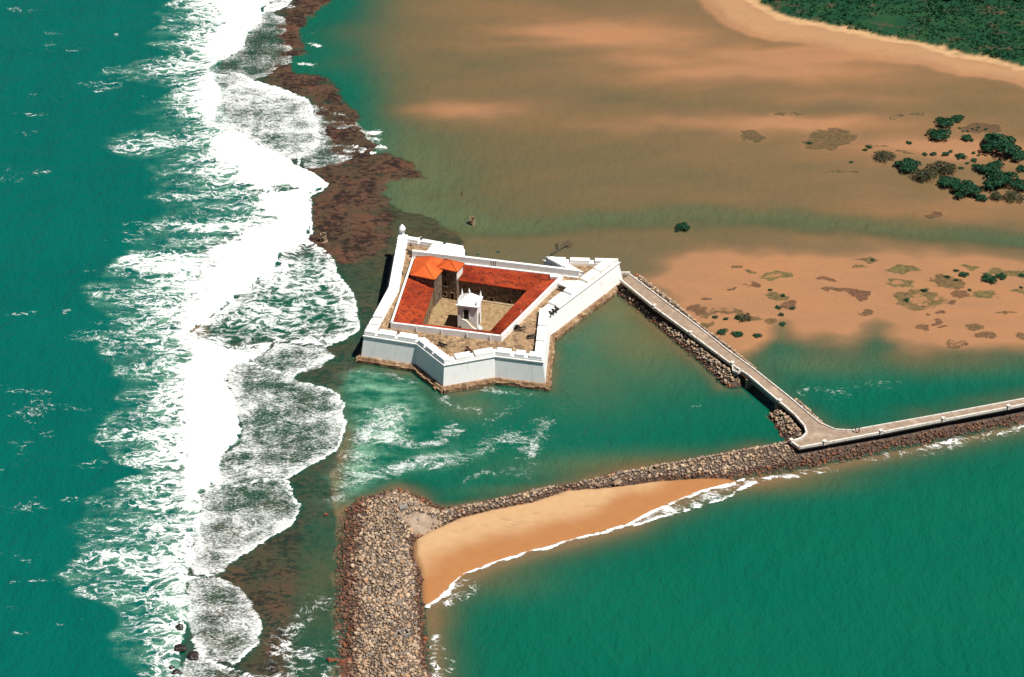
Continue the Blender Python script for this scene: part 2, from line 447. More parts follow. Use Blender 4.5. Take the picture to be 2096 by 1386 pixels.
# ------------------------------------------------------------------ shore outlines (read off the photograph, laid on the sea-level plane)
CORE = [(-60,390,560),(0,400,546),(25,420,541),(50,420,522),(75,400,499),(95,395,498),(110,400,480),(125,405,450),(140,400,425),(150,395,435),(175,375,447),
        (200,365,452),(225,370,443),(250,405,430),(262,420,452),(275,420,490),(290,405,515),(310,400,540),(330,420,600),(345,430,612),(360,425,640),(380,470,667),
        (400,500,634),(430,510,636),(460,490,637),(490,420,628),(520,385,577),(545,380,570),(575,372,525),(609,352,482),(640,335,440),(670,325,395),(690,340,379),
        (705,345,432),(722,352,479),(730,355,530),(742,345,500),(755,330,460),(780,335,458),(815,325,475),(855,335,494),(875,340,493),(905,330,491),(920,330,462),(935,328,449),
        (985,330,445),(1010,345,415),(1050,372,405),(1075,368,408),(1100,355,395),(1150,345,382),(1200,330,385),(1240,350,385),(1270,358,382),
        (1300,348,372),(1340,338,366),(1386,330,368),(1440,325,365)]
WISP = [(-60,330),(0,330),(50,318),(80,305),(110,335),(130,235),(150,205),(180,320),(200,330),(225,295),(260,280),(280,210),(300,220),(330,290),(370,320),(400,280),(420,330),
        (440,310),(460,300),(500,265),(540,230),(580,170),(620,185),(650,205),(690,195),(720,195),(760,215),(800,225),(830,225),(850,195),(900,175),(930,210),(970,270),
        (1000,180),(1050,130),(1080,128),(1110,145),(1150,125),(1180,95),(1220,165),(1260,235),(1300,205),(1340,225),(1386,270),(1440,270)]
LOBES = [  # polygon, foam amount, fineness
    ([(546,-40),(600,-40),(600,0),(585,15),(560,25),(541,26)], .62, .6),
    ([(541,24),(560,25),(585,40),(600,80),(600,128),(560,150),(520,166),(492,152),(433,149),(423,137),(458,121),(485,107),(499,90),(498,73),(523,48)], .36, .95),
    ([(433,149),(492,152),(520,166),(568,180),(613,197),(634,211),(638,235),(652,260),(655,287),(641,308),(613,325),(561,329),(513,287),(415,258),(430,210),(425,173)], .56, .85),
    ([(634,211),(700,230),(745,262),(772,291),(740,318),(680,345),(625,345),(613,325),(641,308),(655,287),(652,260)], .38, .8),
    ([(570,515),(600,500),(628,490),(665,513),(678,533),(688,563),(708,583),(724,616),(733,652),(728,679),(708,696),(665,709),(560,700),(538,729),(479,722),(432,705),(380,690),(439,642),(482,609),(525,573),(572,540)], .47, .3),
    ([(459,755),(479,722),(538,729),(562,702),(665,709),(690,730),(650,755),(598,772),(628,785),(681,802),(704,825),(706,871),(700,895),(690,920),(640,950),(583,980),(449,935),(491,910),(493,870),(475,815)], .46, .85),
    ([(445,988),(449,935),(583,980),(593,1005),(614,1033),(610,1054),(593,1075),(547,1103),(509,1128),(472,1152),(456,1174),(400,1178),(382,1150),(395,1100),(405,1060),(415,1010)], .48, .9),
    ([(385,1185),(452,1180),(491,1202),(519,1233),(535,1268),(526,1314),(498,1345),(473,1360),(421,1352),(407,1331),(395,1310),(382,1270)], .48, .9),
    ([(365,1440),(366,1386),(375,1350),(395,1325),(407,1331),(421,1352),(456,1366),(512,1386),(530,1440)], .46, .85)]
FRONTS = [[(546,-10),(541,24),(523,48),(498,73),(499,90),(485,107),(458,121),(423,137)],
    [(470,150),(492,152),(520,166),(568,180),(613,197),(634,211),(638,235),(652,260),(655,287),(641,308),(613,325)],
    [(628,490),(665,513),(678,533),(688,563),(708,583),(724,616),(733,652),(728,679),(708,696),(665,709)],
    [(500,740),(525,749),(562,762),(598,772)], [(598,772),(615,760),(640,748),(660,730)], [(628,785),(681,802),(704,825),(700,845),(706,871),(700,895),(690,920),(640,950),(583,980)],
    [(420,1003),(480,995),(530,985),(583,980)], [(583,980),(593,1005),(614,1033),(610,1054),(593,1075),(547,1103),(509,1128),(472,1152)],
    [(385,1183),(420,1180),(456,1172)], [(535,1268),(526,1314),(498,1345),(473,1360)], [(395,1310),(407,1331),(421,1352),(456,1366),(490,1372),(530,1392)],
    [(613,325),(610,346),(641,360),(667,379),(655,391),(634,402),(638,433),(636,460),(638,476),(628,490)]]
REEF = [(683,-80),(679,3),(662,21),(638,35),(627,54),(613,59),(622,83),(617,100),(638,107),(613,114),(601,128),(603,147),(659,151),(679,163),(697,180),(712,204),(735,228),
        (740,256),(759,277),(773,291),(766,312),(804,315),(838,322),(877,367),(845,367),(804,370),(790,381),(790,398),(818,422),(838,433),(897,450),(935,475),(960,505),(940,530),
        (820,640),(735,745),(700,772),(690,800),(705,880),(690,940),(680,1000),(688,1070),(686,1250),(686,1440),(360,1440),(365,1300),(385,1150),(400,1050),(430,950),
        (470,850),(455,770),(420,700),(450,600),(480,480),(500,400),(480,300),(450,200),(440,140),(520,30),(540,-80)]
EMERGED = [(683,-80),(679,3),(662,21),(638,35),(627,54),(613,59),(622,83),(617,100),(638,107),(613,114),(601,128),(603,147),(659,151),(679,163),(697,180),(712,204),(735,228),
        (740,256),(759,277),(773,291),(766,312),(804,315),(838,322),(860,360),(804,370),(790,381),(785,400),(800,430),(800,470),(770,520),(700,540),(660,510),(628,488),(638,470),
        (636,410),(668,385),(630,350),(690,330),(670,300),(655,250),(640,205),(560,178),(540,165),(570,130),(580,80),(575,40),(600,10),(610,-80)]
DEEPW = [(690,735),(740,748),(850,765),(905,806),(1015,790),(1130,800),(1140,700),(1262,600),(1330,655),(1420,733),(1480,790),(1530,790),(1620,830),(1650,860),(1615,905),
         (1534,917),(1439,934),(1248,970),(1108,998),(974,1030),(907,1036),(870,1020),(800,1000),(735,1020),(700,1045),(684,1000),(693,940),(708,880),(693,800)]
RIVER = [(1720,945),(2096,862),(2500,780),(2600,1500),(870,1500),(884,1386),(872,1260),(876,1243),(900,1225),(920,1202),(950,1177),(1000,1157),(1060,1137),(1150,1112),
         (1240,1087),(1290,1073),(1330,1050),(1430,1008),(1500,990),(1600,972)]
EASTW = [(1540,740),(1560,700),(1585,672),(1600,700),(1660,712),(1740,725),(1790,690),(1820,720),(1900,735),(2000,730),(2096,725),(2500,700),(2500,740),(2096,815),(1909,850),(1763,876),(1700,874),(1650,842),(1616,812)]
ISLAND = [(1310,575),(1350,548),(1430,530),(1540,518),(1650,512),(1780,516),(1900,520),(2000,525),(2096,535),(2400,560),(2400,690),(2096,700),(2020,706),(1900,712),(1840,690),(1790,660),
          (1740,690),(1660,690),(1610,660),(1575,665),(1560,690),(1548,735),(1520,735),(1440,668),(1370,620)]
BEACH = [(850,1112),(874,1098),(941,1068),(1007,1051),(1088,1035),(1161,1011),(1224,1006),(1295,996),(1343,988),(1439,980),(1486,980),(1505,984),(1500,988),(1430,1006),
         (1330,1048),(1290,1071),(1240,1085),(1150,1110),(1060,1135),(1000,1155),(950,1175),(920,1200),(900,1223),(876,1240),(868,1234),(862,1167),(850,1140)]
WATERLINE = [(876,1241),(900,1224),(920,1201),(950,1176),(1000,1156),(1060,1136),(1150,1111),(1240,1086),(1290,1072),(1330,1049),(1430,1007),(1500,989),(1560,977),(1620,966)]
STRAND = [(1430,-20),(1460,20),(1490,50),(1530,65),(1600,80),(1720,100),(1850,124),(1980,150),(2096,172),(2500,290),(2500,240),(2096,141),(1990,118),(1900,96),(1800,78),(1700,57),(1620,42),(1570,25),(1545,8),(1520,-20)]
VEGET = [(1545,-20),(1558,8),(1578,24),(1620,38),(1700,53),(1800,74),(1900,91),(1990,113),(2096,136),(2500,230),(2500,-300),(1400,-300)]
BARS = [(1250,65,240,42,.75),(1560,140,480,60,.5),(1130,60,140,14,.3),(900,225,240,28,.8),(1900,420,300,40,.3),(1250,255,260,20,.32),(1640,250,300,22,.7),(1500,150,280,18,.25),(1750,200,250,18,.3),(1050,90,230,14,.25),(1950,300,220,30,.7),(1300,120,200,14,.2),(1680,110,260,18,.6)]
MATS = [  # algae mats on the flats: centre, half-sizes, red share, ring
    (1540,278,32,12,.6,0),(1617,232,33,8,.4,1),(1700,282,52,22,.55,0),(1685,302,40,6,.6,0),(1662,291,22,8,.5,0),(2008,260,48,11,.9,0),(1836,238,22,4,.4,1),(1876,233,20,4,.4,1),
    (1912,438,17,6,.9,0),(1588,566,32,11,.1,1),(1690,573,26,6,.9,0),(1755,604,22,9,.95,0),(1722,597,34,5,.8,0),(1778,533,24,5,.4,0),(1766,545,12,3,.3,0),(1845,553,42,9,.15,0),(1845,583,30,10,.2,1),
    (1938,580,32,15,.5,0),(1882,614,52,21,.35,1),(1966,602,21,10,.85,0),(2017,603,29,12,.1,0),(2062,560,46,9,.15,0),(1985,545,26,4,.15,0),(1592,607,26,8,.25,0),(1612,626,26,9,.8,0),
    (1945,622,14,5,.9,0),(1928,643,12,4,.9,0),(1915,663,16,4,.9,0),(1904,650,11,3,.9,0),(1995,671,18,5,.6,0),(2020,688,28,10,.7,0),(2090,690,16,6,.6,0),(1955,704,26,9,.7,1),(1884,668,12,7,.8,0),
    (1925,672,14,3,.9,0),(1425,634,20,9,.8,0),(1475,640,50,8,.6,1),(1580,660,20,6,.6,0),(1512,548,12,4,.7,0),(1534,555,12,4,.4,0),(1525,650,30,10,.5,0),(1722,350,40,4,.7,1),(1790,300,24,3,.6,0),
    (1850,312,28,3,.7,0),(1455,613,12,4,.8,0),(1500,590,16,4,.8,0),(1545,588,14,6,.8,0),(1440,665,26,6,.5,0),(2090,600,22,6,.2,0),(1770,640,18,4,.7,0),(2060,640,20,4,.6,0)]

def warp(X, Y, a, sc, s):
    return X + a * fbm(X * sc, Y * sc, s), Y + a * fbm(X * sc, Y * sc, s + 99)

def bed(X, Y):
    """height of the ground or sea bed in metres and its cover weights"""
    Xw, Yw = warp(X, Y, 3.0, 0.09, 3)
    Xs, Ys = warp(X, Y, 2.6, 0.28, 8)
    d = 0.29 + 0.15 * fbm(X * 0.012, Y * 0.03, 21, 4) + 0.07 * fbm((X + Y) * .05, (Y - .3 * X) * .12, 22, 5, .6)
    for cx, cy, rx, ry, k in BARS:
        c = P(cx, cy); m = mpp(cy); q = np.hypot((Xw - c.x) / (rx * m), (Yw - c.y) / (ry * m / 0.5))
        d = d - 0.42 * k * np.exp(-q * q * 1.3)
    # water inside the reef and the thin green channel across the flats
    rd = np.maximum(sdf(Xw, Yw, W(REEF)), 0)
    far = sst(P(0, 500).y, P(0, 430).y, Y)
    d = d + far * (0.85 * np.exp(-(rd / 11.0) ** 1.5) + 0.16 * np.exp(-rd / 30.0))
    ch = line_dist(Xw, Yw, W([(800,412),(880,440),(1000,462),(1120,460),(1250,447),(1400,440),(1550,443),(1700,458),(1900,474),(2096,488),(2400,505)]))
    d = d + 0.62 * np.exp(-(ch / 4.6) ** 2)
    isl = sdf(Xw, Yw, W(ISLAND))
    k = sst(9, -8.0, isl + 5.0 * fbm(X * .06, Y * .09, 5)); d = d * (1 - k) + (-0.16 - 0.10 * fbm(X * .15, Y * .15, 6)) * k
    east = sdf(Xw, Yw, W(EASTW)); k = sst(12, -16, east + 4 * fbm(X * .05, Y * .1, 7)) ** 2.2; d = d * (1 - k) + 2.0 * k
    # channel in front of the fort and the basin behind the causeway
    dw = sdf(Xw, Yw, W(DEEPW)); k = sst(1.5, -9, dw); d = d * (1 - k) + 1.7 * k
    # reef
    rf = sdf(Xs, Ys, W(REEF)); em = sdf(Xs, Ys, W(EMERGED))
    rough = fbm(X * .28, Y * .4, 31, 5, .6)
    rz = 0.20 - 0.12 * rough
    emk = sst(2.5, -2.5, em)
    rz = rz * (1 - emk) + (-0.16 - 0.62 * fbm(X * .16, Y * .3, 44, 5, .68)) * emk
    south = sst(P(0, 1010).y, P(0, 1110).y, Y)
    rz = rz - south * 0.12 + 0.32 * south * sst(P(585, 1200).x, P(640, 1200).x, X)
    l3 = sdf(X, Y, W([(560,530),(660,520),(700,600),(720,660),(600,690),(470,690),(430,670),(520,590)]))
    rz = rz + 0.45 * sst(4, -8, l3)
    k = sst(0.8, -1.2, rf); d = d * (1 - k) + rz * k; reef = k
    # around the fort's rear the reef fades out under sand
    # open sea
    yy = [P(0, r[0]).y for r in CORE][::-1]
    cl = np.interp(Y, yy, [P(r[1], r[0]).x for r in CORE][::-1])
    sea = cl + 4 - X
    k = sst(-4, 8, sea); d = d * (1 - k) + (1.6 + np.clip(sea, 0, 200) * 0.05) * k
    reef = reef * (1 - k)
    # river mouth and beach
    rv = sdf(X, Y, W(RIVER)); k = sst(0.5, -3, rv); d = d * (1 - k) + np.clip(0.05 + (-rv) * 0.10, 0.02, 6) * k
    reef = reef * (1 - k)
    bc = sdf(X, Y, W(BEACH)); wl = line_dist(X, Y, W(WATERLINE))
    k = sst(0.6, -0.6, bc); d = d * (1 - k) + (-0.05 - np.minimum(wl * 0.085, 1.5)) * k
    dryb = k * sst(3.5, 12, wl + 3.0 * fbm(X * .12, Y * .12, 61)); wetb = k
    # far strand and the bank behind it
    st = sdf(Xw, Yw, W(STRAND)); k = sst(3, -4, st); d = d * (1 - k) + (-0.7) * k
    dry = 0.2 * sst(2.5, -5, st)
    vg = sdf(Xs, Ys, W(VEGET)); k = sst(2, -3, vg); d = d * (1 - k) + (-1.6 - 0.6 * fbm(X * .05, Y * .05, 71) + np.clip(vg, -30, 0) * 0.03) * k
    veg = sst(0.6, -0.6, vg)
    dry = np.maximum(dry, 1.0 * sst(6.0, 1.5, np.abs(vg + 0.5)) * (1 - veg))
    dry = np.maximum(dry * (1 - wetb), dryb)
    alg = np.zeros_like(X); red = np.zeros_like(X)
    for cx, cy, rx, ry, rs, ring in MATS:
        c = P(cx, cy); m = mpp(cy)
        q = np.hypot((Xs - c.x) / (rx * m), (Ys - c.y) / (ry * m / 0.5))
        a = sst(1.45, 0.45, q)
        if ring: a = a * (0.42 + 0.58 * sst(0.25, 0.8, q + .3 * fbm(X * .3, Y * .3, 66)))
        red = np.where(a > alg, rs, red); alg = np.maximum(alg, a)
        d = d - 0.10 * a
    return -d, reef, dry, alg, red, veg, wetb * (1 - dryb)

def far_axis(lo, hi, step, outs):
    a = list(np.arange(lo, hi + step * .5, step))
    return np.array([lo - o for o in outs[::-1]] + a + [a[-1] + o for o in outs])

def grid_mesh(name, xs, ys, Z, attrs, mat, dx=None):
    nx, ny = len(xs), len(ys)
    XX, YY = np.meshgrid(xs, ys)
    if dx is not None: XX = XX + dx
    co = np.stack([XX, YY, Z], -1).reshape(-1, 3).astype(np.float32)
    i = np.arange((nx - 1) * (ny - 1)); r = i // (nx - 1); c = i % (nx - 1); a = r * nx + c
    q = np.stack([a, a + 1, a + nx + 1, a + nx], -1).astype(np.int32)
    me = bpy.data.meshes.new(name)
    me.vertices.add(len(co)); me.vertices.foreach_set('co', co.ravel())
    me.loops.add(q.size); me.loops.foreach_set('vertex_index', q.ravel())
    me.polygons.add(len(q)); me.polygons.foreach_set('loop_start', np.arange(0, q.size, 4, dtype=np.int32))
    me.polygons.foreach_set('use_smooth', np.ones(len(q), bool))
    me.update(calc_edges=True)
    for k, v in attrs.items():
        at = me.attributes.new(k, 'FLOAT', 'POINT'); at.data.foreach_set('value', np.ascontiguousarray(v, np.float32).ravel())
    me.materials.append(mat)
    o = bpy.data.objects.new(name, me); COL.objects.link(o)
    return o

OUT = [4, 12, 30, 70, 150, 320, 700, 1600, 4000, 9000]
gx = far_axis(-172.0, 176.0, 0.62, OUT); gy = far_axis(-146.0, 214.0, 0.72, OUT)
GX, GY = np.meshgrid(gx, gy)
gz, g_reef, g_dry, g_alg, g_red, g_veg, g_wet = bed(GX, GY)
land_far = sst(230, 500, GY) * sst(-50, 60, GX - 0.9 * (GY - 200))
ground = grid_mesh('ground', gx, gy, gz, dict(reef=g_reef, dry=g_dry, algae=g_alg, algred=g_red, veg=g_veg, beachwet=g_wet), M['ground'])
tag(ground, kind='structure')

def ground_z(x, y):
    i = min(max(int(np.searchsorted(gx, x)) - 1, 0), len(gx) - 2); j = min(max(int(np.searchsorted(gy, y)) - 1, 0), len(gy) - 2)
    u = (x - gx[i]) / (gx[i + 1] - gx[i]); v = (y - gy[j]) / (gy[j + 1] - gy[j])
    return float((gz[j, i] * (1 - u) + gz[j, i + 1] * u) * (1 - v) + (gz[j + 1, i] * (1 - u) + gz[j + 1, i + 1] * u) * v)

# ------------------------------------------------------------------ sea
def sea_fields(X, Y, Zb):
    yy = [P(0, r[0]).y for r in CORE][::-1]
    cl = np.interp(Y, yy, [P(r[1], r[0]).x for r in CORE][::-1])
    cr = np.interp(Y, yy, [P(r[2], r[0]).x for r in CORE][::-1])
    wy = [P(0, r[0]).y for r in WISP][::-1]
    wl = np.interp(Y, wy, [P(r[1], r[0]).x for r in WISP][::-1])
    jag = 1.0 * fbm(X * .5, Y * .6, 81, 4, .6) + 2.0 * fbm(X * .1, Y * .16, 82, 3)
    cl = cl + 2.2 * fbm(X * .12, Y * .22, 83, 4, .6); wl = wl + 6.5 * fbm(X * .035, Y * .13, 84, 4, .6)
    inside = np.minimum((X - cl - 1.0) / 10.0, (cr + 0.8 * jag - X) / 0.5)
    core = sst(-0.5, 1.0, inside) ** .8
    # holes torn in the upper breaker where rock and dark water show
    hole = np.zeros_like(X)
    for cx, cy, rx, ry in ((478,410,34,9),(478,428,34,8),(577,388,34,11),(552,452,26,10),(460,345,30,10),(440,365,30,8),(520,395,20,4)):
        c = P(cx, cy); m = mpp(cy)
        Xq, Yq = X + jag * 1.2, Y + jag
        hole = np.maximum(hole, sst(1.3, .55, np.hypot((Xq - c.x) / (rx * m), (Yq - c.y) / (ry * m / .5))))
    core = core * (1 - 0.62 * hole)
    midc = np.clip((X - cl) / np.maximum(cr - cl, 2), 0, 1)
    core = core * (1 - .55 * sst(.05, .5, fbm((X - .25 * Y) * .06, Y * .24, 186, 4, .6)) * sst(.62, .1, midc))
    t = np.clip((X - wl) / np.maximum(cl - wl, 4), 0, 1)
    big = fbm(X * .035, Y * .085, 85, 4, .55)
    fing = fbm((X - .25 * Y) * .045, Y * .19, 185, 4, .6)
    left = np.where(X < np.minimum(cl + 16, cr + .4), sst(0, .14, t) * (0.27 + 0.27 * t ** 1.6 + 0.34 * big * (1 - .5 * t) + .34 * fing), 0)
    left = np.clip(left, 0, 1)
    F = np.maximum(core, left)
    fine = np.zeros_like(X); hz = np.zeros_like(X)
    Xj, Yj = warp(X, Y, 0.9, .45, 86)
    for poly, amt, fn in LOBES:
        wp = W(poly); s = sdf(Xj, Yj, wp)
        k = sst(0.5, -0.5, s)
        f = amt + .005 + 0.24 * fbm(X * .10, Y * .22, 87, 4, .6) + 0.10 * fbm(X * .5, Y * .2, 89, 3) + 0.16 * sst(-5, 0, s)
        F = np.where(k > 0, np.maximum(F * (1 - 0.0 * k), f * k), F); fine = np.maximum(fine, fn * k)
        hz = np.maximum(hz, 0.10 * sst(0.3, -1.2, s))
    for ln in FRONTS:
        dl = line_dist(Xj, Yj, W(ln))
        F = np.maximum(F, (.84 + .3 * fbm(X * .25, Y * .25, 187, 3)) * np.exp(-(dl / 0.5) ** 2))
        hz = np.maximum(hz, 0.22 * np.exp(-(dl / 0.9) ** 2))
    fine = fine * (1 - core)
    # white water running over the reef edge into the lagoon
    for x0, x1, y0, wd, a in ((690,775,268,5,.75),(700,770,283,5,.8),(715,780,297,5,.8),(700,765,310,4,.7),(660,720,322,4,.6),(650,720,250,5,.5),(612,640,68,3,.42),(625,655,90,3,.45),(605,640,131,4,.42),(640,690,330,4,.6),(560,610,10,5,.6)):
        dl = line_dist(X, Y + 0.6 * jag, W([(x0, y0), (x1, y0 + 2)])); F = np.maximum(F, (a - .05 + .45 * fbm(X * .3, Y * .5, 188, 3)) * np.exp(-(dl / (wd * .2 / .5)) ** 2))
    # churned water south of the fort
    sb = sdf(Xj, Yj, W([(700,735),(745,752),(800,765),(850,790),(880,830),(860,880),(800,930),(760,985),(720,1015),(690,1040),(652,1030),(672,955),(703,885),(700,830),(672,792)]))
    F = np.maximum(F, sst(7, -7, sb) * (0.29 + .40 * big + .14 * fbm(X * .12, Y * .2, 90)))
    st2 = sdf(Xj, Yj, W([(690,1040),(670,1060),(660,1000),(690,960),(770,950),(860,925),(985,915),(980,935),(880,955),(800,985),(740,1005)]))
    F = np.maximum(F, sst(3, -4, st2) * (0.40 + .30 * big))
    for ln, wd, a in (([(800,905),(850,910),(900,905),(924,890),(922,872)],1.6,.5),([(860,948),(920,952),(980,930),(1010,915)],2.0,.5),([(1000,905),(1050,900),(1085,925),(1095,900),(1112,868)],2.4,.52),
                      ([(990,865),(1030,850),(1055,828)],1.8,.48),([(880,800),(905,820),(925,836),(978,842)],1.5,.55),([(925,1005),(950,985),(990,970),(1020,972)],1.5,.48),([(1040,962),(1090,945)],1.8,.45),
                      ([(1010,880),(1050,880),(1110,860)],1.6,.42),([(1060,935),(1085,950),(1080,970)],2.6,.48),([(740,760),(800,772),(860,790),(905,815)],1.2,.55),([(1000,795),(1050,800),(1105,806),(1125,815)],1.3,.46),
                      ([(905,845),(960,838)],2.0,.35),([(1225,855),(1265,852)],1.2,.4),([(1420,835),(1500,818)],1.2,.34),([(1640,800),(1700,796),(1760,790),(1830,785)],1.8,.45),
                      ([(1710,830),(1770,826),(1800,832)],1.2,.45),([(1700,812),(1740,805)],1.4,.4),([(1540,845),(1560,850)],1,.3),([(1640,790),(1700,797)],1,.44),
                      ([(1880,930),(1960,905),(2050,885),(2100,872)],1.6,.36),([(1600,972),(1700,958),(1800,938),(1900,915),(2000,893),(2100,872)],.9,.5),
                      ([(880,1320),(910,1335),(930,1345)],1.6,.45),([(884,1380),(925,1370)],1.4,.4),([(880,1310),(884,1350),(895,1386)],.9,.6),([(690,1300),(680,1386)],1.6,.45),([(650,1240),(600,1300),(560,1350)],3.0,.36),([(640,1340),(560,1380)],3.5,.4)):
        dl = line_dist(X + 1.3 * jag, Y + 1.3 * jag, W(ln)); F = np.maximum(F, (a - .11 + .30 * big + .2 * fbm(X * .2, Y * .3, 189, 3)) * np.exp(-(dl / (1.7 * wd)) ** 2))
    # wavelets on the beach
    Xb, Yb = warp(X, Y, 1.2, .25, 91)
    dl = line_dist(Xb, Yb, W(WATERLINE[:-2])); F = np.maximum(F, (.80 + .3 * fbm(X * .2, Y * .2, 77)) * np.exp(-(dl / .7) ** 2))
    sw = sdf(Xb, Yb, W([(1293,1050),(1330,1030),(1420,1005),(1480,990),(1590,972),(1560,985),(1510,1000),(1480,1025),(1400,1045),(1340,1060),(1300,1078)])); k = sst(.4, -.4, sw)
    F = np.maximum(F, k * (.40 + .30 * fbm(X * .3, Y * .4, 92))); F = np.maximum(F, .85 * np.exp(-(sw / .45) ** 2) * (fbm(X * .2, Y * .3, 93) > -.35)); fine = np.maximum(fine, .3 * k)
    sw2 = sdf(Xb, Yb, W([(876,1241),(900,1222),(925,1195),(960,1180),(990,1195),(985,1215),(930,1245),(900,1248)])); F = np.maximum(F, sst(2, -2, sw2) * (.36 + .2 * big) + .0)
    # scattered whitecaps on the open sea
    wc = fbm(X * .05, Y * .12, 94, 5, .6); F = np.maximum(F, np.where(X < wl + 8, np.clip((wc - .16) * 1.3, 0, .42), 0) * (0.75 + .0 * X))
    for cx, cy, rx in ((50,640,30),(60,235,40),(60,270,22),(235,462,12),(150,1020,20),(35,1300,30),(60,1190,60),(150,1270,20),(130,640,12),(80,1140,24),(240,70,10),(205,185,14),(90,350,26)):
        c = P(cx, cy); m = mpp(cy); q = np.hypot((X + 2 * jag - c.x) / (rx * m), (Y + 1.5 * jag - c.y) / (5 * m / .5)); F = np.maximum(F, .50 * np.exp(-q * q))
    fine = np.maximum(fine, .6 * np.maximum(sst(9, -3, sb), sst(9, 0, sdf(X, Y, W([(690,1030),(760,760),(900,810),(1130,800),(1130,980),(900,1020)])))) * (1 - core))
    turb = np.clip(np.maximum(left * 1.1, 0.9 * sst(3, -6, sb)) + 0.5 * sst(5, -5, st2) + core, 0, 1)
    # heights: swell, the breaker's shoulder, thin sheets with rounded fronts
    swell = 0.16 * np.sin(X * .33 + 1.8 * fbm(X * .02, Y * .02, 95)) * sst(2, -20, X - cl) + 0.09 * fbm(X * .12, Y * .25, 96, 4) * sst(5, -5, X - cr)
    mid = np.clip((X - cl + 4) / np.maximum(cr - cl + 4, 2), 0, 1)
    lump = core * (0.30 + 0.42 * np.clip(fbm(X * .35, Y * .5, 97, 5, .62), -.7, 1)) + left * 0.22 * fbm(X * .3, Y * .45, 98, 4, .6)
    crest = 0.55 * np.exp(-((X - cr + 2.0) / 2.6) ** 2) * core + 0.25 * sst(0, 1, mid) * core
    Z = swell + lump + crest + hz
    depth = np.maximum(Z - Zb, 0.0)
    silt = np.zeros_like(X)
    for cx, cy, rx, ry, a in ((1330,690,140,80,.85),(1380,960,240,26,1.),(1150,1005,160,12,.6),(1230,760,110,70,.35),(960,835,60,20,.4),(1560,985,160,20,.6),(1000,1190,120,30,.35),(1700,740,150,30,.5),(1900,740,200,25,.55),
                              (900,1265,40,20,.6),(650,1200,50,90,.5),(1290,640,90,60,.85),(880,470,80,40,.8),(780,520,50,80,.6)):
        c = P(cx, cy); m = mpp(cy); silt = np.maximum(silt, a * np.exp(-((X - c.x) / (rx * m)) ** 2 - ((Y - c.y) / (ry * m / .5)) ** 2))
    silt = np.maximum(silt, .75 * sst(P(700, 300).x, P(860, 300).x, X) * sst(P(0, 560).y, P(0, 470).y, Y)) * (1 + .25 * fbm(X * .03, Y * .07, 99))
    tint = sst(-6, 10, X - cr)
    return Z, np.clip(F, 0, 1.02), depth, tint, turb, fine, np.clip(silt, 0, 1)

sx = np.concatenate([far_axis(-172.0, 0.0, 0.46, OUT)[:len(OUT) + 375], far_axis(0.5, 176.0, 0.8, OUT)[len(OUT):]])
sx = np.unique(np.round(sx, 3)); sy = gy
SX, SY = np.meshgrid(sx, sy)
def interp_grid(A):
    R = np.empty((len(gy), len(sx)))
    for j in range(len(gy)): R[j] = np.interp(sx, gx, A[j])
    return R
s_z, s_f, s_d, s_t, s_u, s_l, s_s = sea_fields(SX, SY, interp_grid(gz))
sea = grid_mesh('sea', sx, sy, s_z, dict(foam=s_f, depth=s_d, tint=s_t, turb=s_u, lace=s_l, silt=s_s), M['sea'])
tag(sea, kind='structure')

# ------------------------------------------------------------------ the fort
Z_TOP, Z_CORN, Z_FLOOR, Z_BASE, Z_COURT = 8.55, 7.05, 7.15, 1.35, 1.2
OUTLINE = [(815,478),(795,586),(745,677),(854,694),(909,737),(1013,719),(1111,731),(1121,637),(1266,528),(1116,524),(1163,549),(948,524),(949,502)]
OPOLY = [Vector((p.x, p.y)) for p in (P(x, y, Z_TOP) for x, y in OUTLINE)]      # runs counter-clockwise

def offset(poly, dist):
    """polygon moved outwards by dist (mitred)"""
    out = []; n = len(poly)
    area = sum(poly[i][0] * poly[(i + 1) % n][1] - poly[(i + 1) % n][0] * poly[i][1] for i in range(n))
    sg = 1 if area > 0 else -1
    for i in range(n):
        a, b, c = Vector(poly[i - 1]), Vector(poly[i]), Vector(poly[(i + 1) % n])
        d1 = (b - a).normalized(); d2 = (c - b).normalized()
        n1 = Vector((d1.y, -d1.x)) * sg; n2 = Vector((d2.y, -d2.x)) * sg
        e1, e2 = (dist[i - 1], dist[i]) if hasattr(dist, '__len__') else (dist, dist)
        det = n1.x * n2.y - n1.y * n2.x
        if abs(det) < .15: out.append(b + (n1 * e1 + n2 * e2) / 2); continue
        out.append(b + Vector(((e1 * n2.y - e2 * n1.y) / det, (e2 * n1.x - e1 * n2.x) / det)))
    return out

def ring(mb, loops, cap_in=False):
    """skin between successive loops [(poly, z)]"""
    n = len(loops[0][0]); vs = [(p[0], p[1], z) for poly, z in loops for p in poly]
    fs = [(k * n + i, k * n + (i + 1) % n, (k + 1) * n + (i + 1) % n, (k + 1) * n + i) for k in range(len(loops) - 1) for i in range(n)]
    mb.add(vs, fs)
    return mb

def poly_hole(outer, inner, z):
    bm = bmesh.new()
    ed = []
    for loop in (outer, inner):
        if not loop: continue
        vs = [bm.verts.new((p[0], p[1], z)) for p in loop]
        ed += [bm.edges.new((vs[i], vs[(i + 1) % len(vs)])) for i in range(len(vs))]
    bmesh.ops.triangle_fill(bm, use_beauty=True, use_dissolve=False, edges=ed)
    bmesh.ops.recalc_face_normals(bm, faces=bm.faces)
    if bm.faces and bm.faces[0].normal.z < 0: bmesh.ops.reverse_faces(bm, faces=bm.faces)
    me = bpy.data.meshes.new('sheet'); bm.to_mesh(me); bm.free()
    return me

def add_mesh(name, me, mat, parent, z_shift=True):
    me.materials.append(mat)
    if parent is not None: me.transform(Matrix.Translation(-parent.location))
    o = bpy.data.objects.new(name, me); COL.objects.link(o); o.parent = parent
    return o

